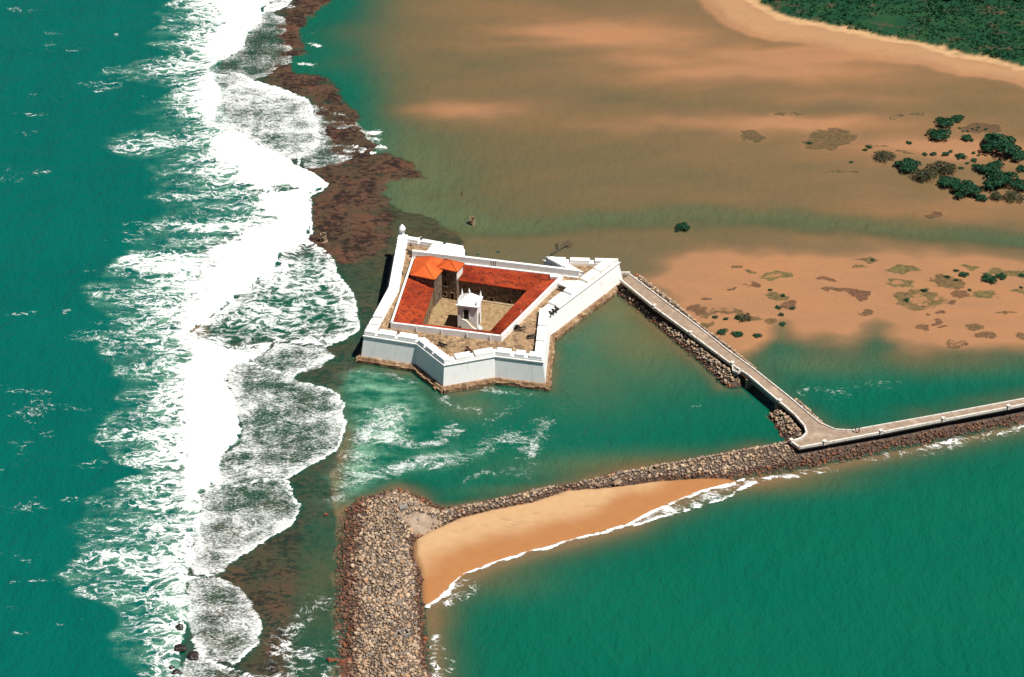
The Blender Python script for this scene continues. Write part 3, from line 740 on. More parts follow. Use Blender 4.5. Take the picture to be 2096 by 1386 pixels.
fc = P(960, 640, 0)
fort = empty('star_fort', (fc.x, fc.y, 0))
tag(fort, 'white star shaped stone fort with battlements standing on the reef edge', 'fort')
IN = 2.0
THICK = [2.7, 2.7, 2.0, 2.0, 2.0, 2.0, 2.2, 2.6, 2.0, 1.6, 1.2, 1.6, 2.0]
inner = offset(OPOLY, [-k for k in THICK])
mb = MB(); ring(mb, [(offset(OPOLY, 2.0), -1.5), (offset(OPOLY, 1.95), 0.35), (offset(OPOLY, 1.35), Z_BASE), (offset(OPOLY, 0.3), Z_BASE + 0.03)])
mb.build('plinth', M['plinth'], fort, False)
mb = MB(); ring(mb, [(offset(OPOLY, 0.75), Z_BASE - 0.2), (offset(OPOLY, 0.08), Z_CORN - 0.12)])
mb.build('scarp_wall', M['white'], fort, False)
mb = MB(); ring(mb, [(offset(OPOLY, 0.05), Z_CORN - 0.14), (offset(OPOLY, 0.32), Z_CORN - 0.12), (offset(OPOLY, 0.32), Z_CORN + 0.14), (offset(OPOLY, 0.02), Z_CORN + 0.2)])
mb.build('cornice', M['cornice'], fort, False)
mb = MB(); ring(mb, [(OPOLY, Z_CORN + 0.19), (OPOLY, Z_CORN + 0.62), (inner, Z_CORN + 0.78), (inner, Z_FLOOR - 0.3)])
mb.build('parapet', M['white'], fort, False)

# plinth stones: rough blocks along the foot of the sides in view
def plinth_stones():
    proto = []
    for k in range(6):
        r = random.Random(k); b = MB()
        j = lambda: r.uniform(-.05, .05)
        vs = [(x + j(), y + j(), z + j()) for z in (0, 1) for x, y in ((-.5, -.5), (.5, -.5), (.5, .5), (-.5, .5))]
        b.add(vs, [(3, 2, 1, 0), (4, 5, 6, 7), (0, 1, 5, 4), (1, 2, 6, 5), (2, 3, 7, 6), (3, 0, 4, 7)])
        proto.append(b.mesh('stone', M['plinth']))
    cnt = 0
    base = offset(OPOLY, 1.55)
    for e in (1, 2, 3, 4, 5, 6, 7):
        a, b = base[e], base[(e + 1) % len(base)]; L = (b - a).length; d = (b - a) / L; ang = math.atan2(d.y, d.x); nrm = Vector((d.y, -d.x)); s = 0.3
        while s < L - 0.4:
            l = random.uniform(1.0, 2.2); l = min(l, L - s)
            p = a + d * (s + l / 2) + nrm * random.uniform(-.12, .22)
            o = bpy.data.objects.new('stone', random.choice(proto)); COL.objects.link(o); o.parent = fort
            o.location = (p.x - fc.x, p.y - fc.y, random.uniform(-.25, .05)); o.rotation_euler = (random.uniform(-.05, .05), random.uniform(-.05, .05), ang)
            o.scale = (l * .97, random.uniform(.9, 1.2), random.uniform(.8, 1.15)); s += l; cnt += 1
    return cnt
plinth_stones()

# merlons: one block each, standing on the parapet
def merlon(e, s0, s1, h=Z_TOP, mat='white'):
    thick = THICK[e]
    a, b = OPOLY[e], OPOLY[(e + 1) % len(OPOLY)]; ai, bi = inner[e], inner[(e + 1) % len(OPOLY)]
    d = (b - a).normalized(); nrm = Vector((d.y, -d.x)); L = (b - a).length
    def at(s):
        o = a + (b - a) * s
        if s <= 0.0: return o, ai
        if s >= 1.0: return o, bi
        return o, o - nrm * thick
    o0, i0 = at(s0); o1, i1 = at(s1)
    g = 0.04
    m = MB(); q = [o0 - nrm * g, o1 - nrm * g, i1 + nrm * g, i0 + nrm * g]
    z0 = Z_CORN + 0.55
    t = [q[0] - nrm * .06, q[1] - nrm * .06, q[2] + nrm * .05, q[3] + nrm * .05]
    vs = [(p.x, p.y, z0) for p in q] + [(t[0].x, t[0].y, h - .12), (t[1].x, t[1].y, h - .12), (t[2].x, t[2].y, h + .1), (t[3].x, t[3].y, h + .1)]
    m.add(vs, [(3, 2, 1, 0), (4, 5, 6, 7), (0, 1, 5, 4), (1, 2, 6, 5), (2, 3, 7, 6), (3, 0, 4, 7)])
    return m.build('merlon', M[mat], fort, False, bevel=0.07)
MERLONS = {0: [(0.02, .24), (.25, .38), (.39, 1.0)], 1: [(0, .34), (.345, .66), (.72, .83), (.85, 1.0)], 2: [(0, .21), (.26, .58), (.64, .97)],
           3: [(.02, .24), (.30, .56), (.60, 1.0)], 4: [(0, .13), (.24, .54), (.62, .99)], 5: [(.02, .32), (.42, .62), (.70, .98)], 6: [(.02, .33), (.37, .66), (.70, 1.0)],
           7: [(.12, .30), (.33, .52), (.56, .74), (.75, 1.0)], 8: [(0, .32), (.39, .66), (.72, 1.0)], 9: [(0, 1.0)], 11: [(0, 1.0)], 12: [(0, .26), (.31, .62), (.66, .93)]}
for e, spans in MERLONS.items():
    for s0, s1 in spans:
        merlon(e, s0, s1, mat='parapet_worn' if (e == 7 and s0 > .5) else 'white')

# terrace floor and the court
Q = [P(800, 661, 8.8), P(1026, 688, 8.8), P(1152, 563, 8.8), P(845, 527, 8.8)]           # outer edge of the barrack roofs
R = [P(864, 664, 6.6), P(1003, 678.5, 6.6), P(1079.5, 594.5, 6.6), P(896, 568, 6.6)]     # their eaves round the court
Qp = [Vector((p.x, p.y)) for p in Q]; Rp = [Vector((p.x, p.y)) for p in R]
add_mesh('terrace', poly_hole(offset(OPOLY, [-k + .12 for k in THICK]), Qp, Z_FLOOR), M['terrace'], fort)
court = offset(Rp, -0.05 + .9)
add_mesh('courtyard', poly_hole(court, None, Z_COURT), M['court'], fort)

# rear curtain wall that stands above the roofs
ca, cb = P(843, 513.5, 9.3), P(1185, 554.5, 9.3)
dcur = (cb - ca).normalized(); ncur = Vector((dcur.y, -dcur.x, 0))
mb = MB()
q = [ca, cb, cb - ncur * .75, ca - ncur * .75]
mb.prism([(p.x, p.y) for p in q], 0.5, 9.3)
mb.build('curtain_wall', M['white'], fort, False, bevel=.06)
mb = MB(); f = 0.03
for k in (0.478, .492, .503):
    c = ca + (cb - ca) * k + ncur * .02
    mb.bar(c + Vector((0, 0, -.15)), c + Vector((0, 0, -1.8)), .16, .05, up=ncur)
mb.build('drain_stain', M['masonry'], fort, False)
mb = MB(); q = [ca + ncur * .02, cb + ncur * .02, cb + ncur * .3, ca + ncur * .3]
mb.prism([(p.x, p.y) for p in q], 7.15, 7.42); mb.build('wall_foot', M['white'], fort, False)

# broad rounded shoulders of the two rear bastions
mb = MB(); sh = [P(866,523,8.3), P(949,523,8.3), P(949,506,8.3), P(930,499.5,8.3), P(884,499.5,8.3)]
mb.prism([(p.x, p.y) for p in sh], 6.9, 8.35); mb.build('bastion_shoulder', M['white'], fort, False, bevel=.25)
mb = MB(); sh = [P(1119,527,8.6), P(1150,543,8.6), P(1160,540,8.6), P(1161,533,8.6), P(1140,525.5,8.6), P(1128,524,8.6)]
mb.prism([(p.x, p.y) for p in sh], 7.0, 8.62); mb.build('bastion_shoulder', M['white'], fort, False, bevel=.25)

# sentry turret on the rear left corner
tp = P(823.5, 481, 7.6)
MB().lathe([(.45, -2.4), (1.0, -1.0), (1.05, -.2), (.8, -.15), (.8, 1.75), (.92, 1.8), (.9, 1.95), (.78, 2.3), (.55, 2.7), (.25, 3.05), (.05, 3.3)], (tp.x, tp.y, 7.6), 20).build('sentry_turret', M['white'], fort, False)
for an in (-1.9, -.5, .9):
    MB().box((tp.x + .81 * math.cos(an), tp.y + .81 * math.sin(an), 8.3), (.1, .28, .8), an).build('loophole', M['dark'], fort, False)
# three iron spouts in the right-hand wall, and a low ramp block beside them
HI0, HI1 = OPOLY[7], OPOLY[8]; dh = (HI1 - HI0).normalized(); nh = Vector((dh.y, -dh.x))
for k in (.035, .075, .115):
    c = HI0 + (HI1 - HI0) * k
    mb = MB(); mb.tube([(c.x - nh.x * .4, c.y - nh.y * .4, 7.62), (c.x + nh.x * .75, c.y + nh.y * .75, 7.52)], [.42, .36], 10)
    mb.build('wall_spout', M['iron'], fort, False)
rp = [P(1140,582,7.6), P(1157,577,7.6), P(1178,577,7.6), P(1160,592,7.6)]
mb = MB(); mb.prism([(p.x, p.y) for p in rp], 7.1, 8.1); mb.build('terrace_ramp', M['parapet_worn'], fort, False, bevel=.1)

# ------------------------------------------------------------------ barracks round the court
bk = empty('barracks', (fc.x, fc.y, Z_COURT))
tag(bk, 'low barrack ranges with weathered red tiled roofs round the courtyard', 'barracks')
RZ, EZ = 8.75, 6.6
def roof(name, a, b, c, d, mat, parent, th=.22, rows=0):
    """slab a-b (ridge) to c-d (eave), with a row of raised cover tiles as real ribs"""
    m = MB(); n = (b - a).cross(d - a).normalized()
    if n.z < 0: n = -n
    vs = [a, b, c, d] + [p - Vector((0, 0, th)) for p in (a, b, c, d)]
    m.add(vs, [(0, 1, 2, 3), (7, 6, 5, 4), (0, 4, 5, 1), (1, 5, 6, 2), (2, 6, 7, 3), (3, 7, 4, 0)])
    ln = (b - a).length; k = int(ln / .42)
    for i in range(k):
        u = (i + .5) / k
        p = a + (b - a) * u; q = d + (c - d) * u
        if (q - p).length < .5: continue
        p = p + (q - p) * .01 + n * .03; q = q + n * .03
        r = (b - a).normalized() * .1
        m.add([p - r, p + n * .09, p + r, q - r, q + n * .09, q + r], [(0, 1, 4, 3), (1, 2, 5, 4), (0, 2, 1), (3, 4, 5)])
    return m.build(name, M[mat], parent, False)
RQ = [Vector((p.x, p.y, RZ)) for p in Qp]; RE = [Vector((p.x, p.y, EZ)) for p in Rp]
roof('front_roof', RQ[0], RQ[1], RE[1], RE[0], 'tile_old', bk)
roof('right_roof', RQ[1], RQ[2], RE[2], RE[1], 'tile_old', bk)
roof('rear_roof', RQ[2], RQ[3], RE[3], RE[2], 'tile_old', bk)
roof('left_roof', RQ[3], RQ[0], RE[0], RE[3], 'tile_old', bk)
# outer walls: whitewashed, standing on the terrace
for i, nm in enumerate(('outer_wall',) * 4):
    a, b = Qp[i], Qp[(i + 1) % 4]; d = (b - a).normalized(); nr = Vector((d.y, -d.x))
    mb = MB(); q = [a + nr * .12, b + nr * .12, b - nr * .4, a - nr * .4]
    mb.prism([(p.x, p.y) for p in q], Z_FLOOR - .3, RZ + .12); mb.build(nm, M['white'], bk, False)
    if i == 0:
        for k in (.23, .46, .69, .9):
            c = a + (b - a) * k + nr * .2
            mb = MB(); mb.box((c.x, c.y, 8.0), (.12, .28, 1.5), math.atan2(d.y, d.x)); mb.build('wall_joint', M['cornice'], bk, False)
# court walls
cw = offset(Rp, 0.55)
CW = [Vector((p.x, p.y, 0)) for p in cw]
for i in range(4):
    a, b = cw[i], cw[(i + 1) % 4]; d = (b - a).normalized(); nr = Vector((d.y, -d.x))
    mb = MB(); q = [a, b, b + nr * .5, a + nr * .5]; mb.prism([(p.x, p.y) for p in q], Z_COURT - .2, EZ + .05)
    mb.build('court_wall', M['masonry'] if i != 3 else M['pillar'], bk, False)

def opening(name, px0, px1, py0, py1, a, b, parent, mat='dark', frame='cornice', nrm=None):
    """door or window on the upright plane a-b: panel with frame"""
    d = (b - a).normalized(); nr = Vector((d.y, -d.x, 0))
    if nr.y > 0: nr = -nr
    u = PV(px0, py1, a, b); v = PV(px1, py1, a, b); w = PV(px0, py0, a, b)
    wd = max((v - u).length, .5); z0 = max(u.z, Z_COURT if name == 'door' else 0); z1 = w.z
    ang = math.atan2(d.y, d.x); c = (u + v) / 2
    mb = MB(); mb.box((c.x + nr.x * .03, c.y + nr.y * .03, (z0 + z1) / 2), (wd, .06, z1 - z0), ang); o = mb.build(name, M[mat], parent, False)
    mb = MB(); t = .16
    for s in (-1, 1):
        e = c + d * s * (wd / 2 + t / 2); mb.box((e.x + nr.x * .07, e.y + nr.y * .07, (z0 + z1) / 2), (t, .14, z1 - z0), ang)
    mb.box((c.x + nr.x * .08, c.y + nr.y * .08, z1 + t / 2), (wd + 2 * t, .16, t), ang)
    if name == 'window': mb.box((c.x + nr.x * .1, c.y + nr.y * .1, z0 - t / 2), (wd + 2.4 * t, .2, t), ang)
    fo = mb.build('frame', M[frame], None); fo.parent = o
    inv = (Matrix.Translation(parent.location) @ parent.rotation_euler.to_matrix().to_4x4()).inverted(); fo.data.transform(inv)
    return o
ra, rb = CW[2].copy(), CW[3].copy()                      # rear court wall, runs right to left
def z5(x, y): return 780 + x / 6.55, 540 + y / 6.55
for nm, x0, x1, y0, y1 in (('door', 1455, 1510, 450, 548), ('window', 1688, 1745, 482, 530), ('window', 1055, 1092, 425, 470)):
    (a0, b0), (a1, b1) = z5(x0, y0), z5(x1, y1)
    opening(nm, a0, a1, b0, b1, rb, ra, bk, frame='beacon')
# buff pillars and a bench step along the left range
la, lb = CW[3], CW[0]
for k in (.02, .08, .30, .40, .50, .60, .70, .80, .90, .97):
    c = la + (lb - la) * k; d = (lb - la).normalized(); nr = Vector((-d.y, d.x, 0))
    if nr.x < 0: nr = -nr
    mb = MB(); mb.box((c.x + nr.x * .25, c.y + nr.y * .25, (Z_COURT + EZ) / 2 - .1), (.42, .5, EZ - Z_COURT - .25), math.atan2(d.y, d.x)); mb.build('pillar', M['pillar'], bk, False)
for k in (.2, .35, .45, .55, .65, .75, .85):
    c = la + (lb - la) * k; d = (lb - la).normalized(); nr = Vector((-d.y, d.x, 0)); nr = nr if nr.x > 0 else -nr
    mb = MB(); mb.box((c.x + nr.x * .04, c.y + nr.y * .04, 2.3), (1.0, .08, 2.1), math.atan2(d.y, d.x)); mb.build('door', M['door'], bk, False)
mb = MB(); d = (rb - ra).normalized(); nr = Vector((d.y, -d.x, 0)); nr = nr if nr.y < 0 else -nr
q = [ra + nr * .0, rb + nr * .0, rb + nr * .7, ra + nr * .7]; mb.prism([(p.x, p.y) for p in q], Z_COURT - .1, Z_COURT + .22); mb.build('pavement_step', M['pillar'], bk, False)
mb = MB(); c = P(1058.5, 672, 7.6); mb.box((c.x, c.y, 7.75), (.9, .9, 1.3), -.7); mb.build('stair_hatch', M['dark'], bk, False)
mb = MB(); c = P(1136, 566, 8.7); mb.box((c.x, c.y, 8.6), (2.6, 1.2, .8), -.12); mb.build('dormer_block', M['parapet_worn'], bk, False, bevel=.08)
mb = MB(); c = P(1066.5, 650, 8.0); mb.tube([(c.x, c.y, 7.4), (c.x, c.y, 10.2)], [.05, .04], 6); mb.build('flag_pole', M['kerb'], bk, False)

# ------------------------------------------------------------------ two storey house in the rear left corner
hz, tz = 9.7, 10.2
H = [P(838, 562, hz), P(890, 572.5, hz), P(921, 535, hz), P(850.5, 526, hz)]
T = [P(893, 547, tz), P(936, 556.5, tz), P(951, 539.6, tz), P(908, 530.5, tz)]
house = empty('stone_house', (H[0].x, H[0].y, 7.2))
tag(house, 'dark stone house with two bright orange hipped tile roofs in the rear corner', 'house')
def hip(name, c, ra_, rb_, parent, mat):
    m = MB(); vs = [*c, ra_, rb_] + [p - Vector((0, 0, .2)) for p in c]
    m.add(vs, [(0, 1, 4), (1, 2, 5, 4), (2, 3, 5), (3, 0, 4, 5), (9, 8, 7, 6), (0, 6, 7, 1), (1, 7, 8, 2), (2, 8, 9, 3), (3, 9, 6, 0)])
    o = m.build(name, M[mat], parent, False)
    m = MB()
    for a, b in ((c[0], ra_), (c[1], ra_), (c[2], rb_), (c[3], rb_), (ra_, rb_)):
        if (a - b).length > .2: m.tube([a + Vector((0, 0, .04)), b + Vector((0, 0, .06))], [.11, .11], 6)
    k = m.build('ridge_tiles', M['tile_new'], None); k.parent = o
    inv = (Matrix.Translation(parent.location) @ parent.rotation_euler.to_matrix().to_4x4()).inverted(); k.data.transform(inv)
    return o
fr = (H[0] + H[1]) / 2; bkm = (H[2] + H[3]) / 2
r1 = fr + (bkm - fr) * .34; r2 = fr + (bkm - fr) * .86
hip('house_roof', H, Vector((r1.x, r1.y, hz + 1.5)), Vector((r2.x, r2.y, hz + 1.5)), house, 'tile_new')
tc = (T[0] + T[1] + T[2] + T[3]) / 4
hip('tower_roof', T, Vector((tc.x, tc.y, tz + 1.6)), Vector((tc.x + .02, tc.y + .02, tz + 1.6)), house, 'tile_new')
hw = offset([(p.x, p.y) for p in H], -.35); tw = offset([(p.x, p.y) for p in T], -.4)
mb = MB(); mb.prism(hw, Z_COURT, hz - .15); mb.build('house_wall', M['masonry'], house, False)
mb = MB(); mb.prism(tw, Z_COURT, tz - .15); mb.build('tower_wall', M['masonry'], house, False)
ta, tb_ = Vector((tw[0].x, tw[0].y, 0)), Vector((tw[1].x, tw[1].y, 0))
for nm, x0, x1, y0, y1 in (('window', 838, 886, 238, 292), ('window', 838, 880, 104, 150), ('window', 846, 876, 376, 425), ('door', 936, 976, 388, 478)):
    (a0, b0), (a1, b1) = z5(x0, y0), z5(x1, y1)
    opening(nm, a0, a1, b0, b1, ta, tb_, house, frame='beacon')
ha, hb = Vector((hw[0].x, hw[0].y, 0)), Vector((hw[1].x, hw[1].y, 0))
opening('window', 866, 871, 570, 574, ha, hb, house, frame='pillar')
mb = MB()
e0, e1 = T[1], T[2]; dd = (e1 - e0).normalized(); q0 = Vector((tw[1].x, tw[1].y, 0)); q1 = Vector((tw[2].x, tw[2].y, 0)); nr = Vector((dd.y, -dd.x, 0))
mb.prism([(p.x, p.y) for p in (q0 + nr * .01, q0 + nr * .06, q1 + nr * .06, q1 + nr * .01)][::-1], 7.4, tz - .25); mb.build('side_plaster', M['parapet_worn'], house, False)

# ------------------------------------------------------------------ chapel in the court
cp = P(937, 672, Z_COURT); CR = math.radians(-12.5)
chapel = empty('chapel', (cp.x, cp.y, Z_COURT), CR)
tag(chapel, 'small white square chapel with pyramid roof and four corner pinnacles in the courtyard', 'chapel')
CWD, CDP, CHT = 5.1, 4.7, 6.9
mb = MB(); mb.box((CWD / 2, CDP / 2, CHT / 2), (CWD, CDP, CHT)); mb.build('wall', M['white'], chapel)
mb = MB(); mb.box((CWD / 2, CDP / 2, CHT + .02), (CWD + .5, CDP + .5, .16)); mb.box((CWD / 2, CDP / 2, CHT + .2), (CWD + .85, CDP + .85, .2)); mb.build('cornice', M['cornice'], chapel)
mb = MB(); e = .42; z = CHT + .3; cx, cy = CWD / 2, CDP / 2
vs = []; k = 0
prof = [(1.0, 0), (.74, .52), (.44, 1.35), (.17, 2.1), (.05, 2.35)]
for s, h in prof:
    for sx_, sy_ in ((-1, -1), (1, -1), (1, 1), (-1, 1)): vs.append((cx + sx_ * (CWD / 2 + e) * s, cy + sy_ * (CDP / 2 + e) * s, z + h))
fs = [(i * 4 + j, i * 4 + (j + 1) % 4, (i + 1) * 4 + (j + 1) % 4, (i + 1) * 4 + j) for i in range(len(prof) - 1) for j in range(4)] + [(3, 2, 1, 0), tuple(16 + j for j in range(4))]
mb.add(vs, fs); mb.build('roof', M['white'], chapel)
mb = MB(); mb.lathe([(.3, 0), (.34, .18), (.2, .35), (.3, .55), (.26, .8), (.1, 1.0), (.05, 1.5)], (cx, cy, z + 2.25), 12); mb.build('finial', M['white'], chapel)
for sx_ in (0, 1):
    for sy_ in (0, 1):
        mb = MB(); mb.lathe([(.38, 0), (.38, .35), (.26, .5), (.3, .75), (.2, 1.1), (.05, 2.0)], (.1 + sx_ * (CWD - .2), .1 + sy_ * (CDP - .2), z), 4, False); mb.build('pinnacle', M['white'], chapel)
mb = MB(); mb.box((2.3, -.02, 4.6), (1.35, .1, 2.7)); dr = mb.build('door', M['dark'], chapel)
mb = MB(); mb.box((1.53, -.06, 4.6), (.2, .2, 2.7)); mb.box((3.07, -.06, 4.6), (.2, .2, 2.7)); mb.box((2.3, -.06, 6.05), (1.75, .2, .2)); f_ = mb.build('frame', M['cornice'], dr)
# arched openings in the sunlit flank
def arch(x, yc, z0, w, h, name, parent, mat):
    m = MB(); pts = [(-w / 2, 0), (w / 2, 0)] + [(w / 2 * math.cos(t * math.pi / 8), h - w / 2 + w / 2 * math.sin(t * math.pi / 8)) for t in range(9)]
    n = len(pts); vs = [(x - .04, yc + a, z0 + b) for a, b in pts] + [(x + .05, yc + a, z0 + b) for a, b in pts]
    m.add(vs, [tuple(range(n - 1, -1, -1)), tuple(range(n, 2 * n))] + [(i, (i + 1) % n, n + (i + 1) % n, n + i) for i in range(n)])
    return m.build(name, M[mat], parent)
arch(CWD, 2.3, .4, 1.5, 3.5, 'archway', chapel, 'masonry')
# stair along the front with its curved white balustrade wall
mb = MB(); steps = 12
for i in range(steps):
    x = 2.6 + i * .27; h = 3.25 - i * .25; mb.box((x, -.95, h / 2), (.27, 1.2, h))
mb.box((2.05, -.95, 1.63), (1.1, 1.2, 3.26)); mb.build('stair', M['pillar'], chapel)
mb = MB(); prf = []
for i in range(13):
    u = i / 12; x = 1.45 + u * 4.4; zt = 1.5 + 2.6 / (1 + math.exp((u - .46) * 9)) + (.0); prf.append((x, zt))
n = len(prf); vs = [(x, yv, 0) for yv in (-1.85, -1.57) for x, _ in prf] + [(x, yv, zz) for yv in (-1.85, -1.57) for x, zz in prf]
fs = []
for i in range(n - 1):
    fs += [(i, i + 1, 2 * n + i + 1, 2 * n + i), (n + i + 1, n + i, 3 * n + i, 3 * n + i + 1), (2 * n + i, 2 * n + i + 1, 3 * n + i + 1, 3 * n + i)]
fs += [(0, 2 * n, 3 * n, n), (n - 1, 2 * n - 1, 4 * n - 1, 3 * n - 1)]
mb.add(vs, fs); mb.build('balustrade', M['white'], chapel)
mb = MB(); mb.lathe([(.6, 0), (.6, 1.5), (.72, 1.6), (.72, 1.8), (.5, 2.2), (.15, 2.5)], (6.15, -1.6, 0), 12); mb.build('newel_post', M['white'], chapel)

# ------------------------------------------------------------------ rubble breakwater and causeway banks
def rock_mesh(seed, sub, mat):
    r = random.Random(seed); bm = bmesh.new()
    bmesh.ops.create_icosphere(bm, subdivisions=sub, radius=0.5)
    ax = (r.uniform(.75, 1.25), r.uniform(.7, 1.1), r.uniform(.55, .85))
    cuts = [Vector((r.gauss(0, 1), r.gauss(0, 1), r.gauss(0, .7))).normalized() for _ in range(5)]
    for v in bm.verts:
        for c in cuts:                                  # flatten sides so that it reads as broken stone
            k = v.co.dot(c)
            if k > .34: v.co -= c * (k - .34) * .85
        v.co *= r.uniform(.93, 1.07)
        v.co = Vector((v.co.x * ax[0], v.co.y * ax[1], v.co.z * ax[2]))
    me = bpy.data.meshes.new('rock'); bm.to_mesh(me); bm.free(); me.materials.append(mat)
    return me
ROCKS = [rock_mesh(k, 2, M['rock']) for k in range(10)]
ROCKS_LO = []
for k in range(10):
    me = rock_mesh(100 + k, 1, M['rock'])
    ROCKS_LO.append((np.array([v.co[:] for v in me.vertices]), np.array([tuple(p.vertices) for p in me.polygons])))

def scatter(hfun, poly, spacing, seed):
    r = np.random.default_rng(seed)
    xs = [p[0] for p in poly]; ys = [p[1] for p in poly]
    X, Y = np.meshgrid(np.arange(min(xs), max(xs), spacing), np.arange(max(min(ys), -150), max(ys), spacing))
    X = X.ravel() + r.uniform(-.5, .5, X.size) * spacing; Y = Y.ravel() + r.uniform(-.5, .5, Y.size) * spacing
    ok = (sdf(X, Y, poly) < 0.25) & (X < 178)
    X, Y = X[ok], Y[ok]
    return X, Y, hfun(X, Y)

def rubble(root, poly, hfun, spacing, smin, smax, seed, keep=300, skip=None):
    X, Y, Z = scatter(hfun, poly, spacing, seed)
    r = np.random.default_rng(seed + 1)
    size = smin + (smax - smin) * r.random(len(X)) ** 3.0
    ok = (Z > -1.2)
    if skip is not None: ok &= ~skip(X, Y)
    X, Y, Z, size = X[ok], Y[ok], Z[ok], size[ok]
    depth = (Y - CAM[1]) * FWD[1] + (Z - CAM[2]) * FWD[2]
    order = np.argsort(-size / depth); big = set(order[:keep].tolist())
    V = []; Fc = []; n = 0
    for i in range(len(X)):
        e = (r.uniform(-.5, .5), r.uniform(-.5, .5), r.uniform(0, 6.28))
        if i in big:
            o = bpy.data.objects.new('rock', ROCKS[int(r.integers(10))]); COL.objects.link(o); o.parent = root
            o.location = (X[i] - root.location.x, Y[i] - root.location.y, Z[i] - root.location.z + size[i] * .12); o.rotation_euler = e; o.scale = (size[i],) * 3
        else:
            vs, fs = ROCKS_LO[int(r.integers(10))]
            c, s = math.cos(e[2]), math.sin(e[2]); ca, sa = math.cos(e[0]), math.sin(e[0])
            x = vs[:, 0] * size[i]; y = vs[:, 1] * size[i]; z = vs[:, 2] * size[i]
            y, z = y * ca - z * sa, y * sa + z * ca
            x, y = x * c - y * s, x * s + y * c
            V.append(np.stack([x + X[i], y + Y[i], z + Z[i] + size[i] * .1], -1)); Fc.append(fs + n); n += len(vs)
    if not V: return len(X)
    V = np.concatenate(V) - np.array(root.location); Fc = np.concatenate(Fc)
    me = bpy.data.meshes.new('small_rubble')
    me.vertices.add(len(V)); me.vertices.foreach_set('co', V.astype(np.float32).ravel())
    me.loops.add(Fc.size); me.loops.foreach_set('vertex_index', Fc.astype(np.int32).ravel())
    me.polygons.add(len(Fc)); me.polygons.foreach_set('loop_start', np.arange(0, Fc.size, 3, dtype=np.int32))
    me.update(calc_edges=True); me.materials.append(M['rock'])
    o = bpy.data.objects.new('small_rubble', me); COL.objects.link(o); o.parent = root; o['kind'] = 'stuff'
    return len(X)

def core_mesh(root, poly, hfun, step, name='rubble_core'):
    xs = [p[0] for p in poly]; ys = [p[1] for p in poly]
    ax = np.arange(min(xs) - 1, min(max(xs), 185) + step, step); ay = np.arange(max(min(ys), -160) - 1, max(ys) + step, step)
    X, Y = np.meshgrid(ax, ay); s = sdf(X, Y, poly); Z = np.where(s < 0, hfun(X, Y) - .15, -1.5)
    keep = s < step * 1.5; nx = len(ax); vs = []; idx = -np.ones(X.size, int); fs = []
    for j in range(len(ay) - 1):
        for i in range(nx - 1):
            a = j * nx + i; q = (a, a + 1, a + nx + 1, a + nx)
            if all(keep.ravel()[k] for k in q):
                for k in q:
                    if idx[k] < 0: idx[k] = len(vs); vs.append((X.ravel()[k], Y.ravel()[k], Z.ravel()[k]))
                fs.append(tuple(idx[k] for k in q))
    m = MB(); m.add(vs, fs, True)
    return m.build(name, M['core'], root, False)

NORTH = [(700,1048),(735,1021),(800,1001),(840,1004),(874,1022),(907,1037),(974,1031),(1041,1016),(1108,999),(1174,989),(1248,971),(1343,952),(1439,935),(1534,918),(1605,906),(1660,893),(1700,880),(1763,882),(1909,856),(2096,821),(2300,785)]
SOUTH = [(2300,830),(2096,866),(2036,878),(1945,899),(1824,922),(1703,949),(1636,960),(1558,972),(1486,983),(1439,985),(1398,984),(1343,991),(1295,999),(1267,1005),(1224,1009),(1161,1014),(1088,1037),(1007,1053),(941,1070),(874,1100),(848,1114),(854,1140),(868,1167),(870,1234),(870,1264),(874,1314),(880,1364),(887,1386),(892,1450)]
WEST = [(684,1450),(690,1386),(688,1250),(686,1150),(693,1080)]
BW = W(NORTH + SOUTH + WEST)
wl_w = W(WEST + NORTH[:1]); wl_n = W(NORTH); wl_s = W(SOUTH)
DECK_Z = 3.1
def bw_h(X, Y):
    dw = line_dist(X, Y, wl_w); dn = line_dist(X, Y, wl_n); ds = line_dist(X, Y, wl_s)
    n = 0.25 * fbm(X * .25, Y * .25, 120, 3)
    lump = sst(P(1000, 1050).x, P(900, 1050).x, X)
    top = 2.3 + .7 * sst(P(1300, 960).x, P(1640, 915).x, X)
    east = sst(P(1560, 940).x, P(1660, 920).x, X)
    h = np.minimum(np.minimum(-.3 + dw * .215, -.3 + dn * (.75 - .38 * lump)), -.3 + ds * (.42 + .1 * lump))
    return np.minimum(h, top + 0 * X) + n
root = P(760, 1200); bw = empty('breakwater', (root.x, root.y, 0))
tag(bw, 'long rubble stone breakwater running from the sand spit to the right edge', 'breakwater')
core_mesh(bw, BW, bw_h, 1.0)

# causeway outlines on the deck level
LEFT = [(1269.7,575),(1338.7,631.5),(1413,686),(1499,749.7),(1531.5,770.8),(1596,825.7),(1627,852),(1647,875),(1651,889),(1641,899),(1620,907),(1636,918.6),(1687.5,909.6),(1803,888),(1930,862.6),(2063.8,837),(2300,790)]
RIGHT = [(1289,562.5),(1433,672),(1489,717),(1545.5,758),(1616,814),(1649.7,842.6),(1678,866.5),(1700,876),(1709,880),(1745,882),(1763,878),(1909,852),(2096,817),(2300,779)]
LW = [P(x, y, DECK_Z) for x, y in LEFT]; RW = [P(x, y, DECK_Z) for x, y in RIGHT]
deck_poly = [(p.x, p.y) for p in LW] + [(p.x, p.y) for p in RW[::-1]]
on_deck = lambda X, Y: sdf(X, Y, deck_poly) < 0.15
sand_gap = W([(812,1062),(850,1048),(905,1058),(900,1080),(850,1088)], 2.0)
print('rocks', rubble(bw, BW, bw_h, 0.43, .26, 1.2, 5, skip=lambda X, Y: on_deck(X, Y) | ((sdf(X, Y, sand_gap) < 0) & (rng.random(X.shape) < .75))))

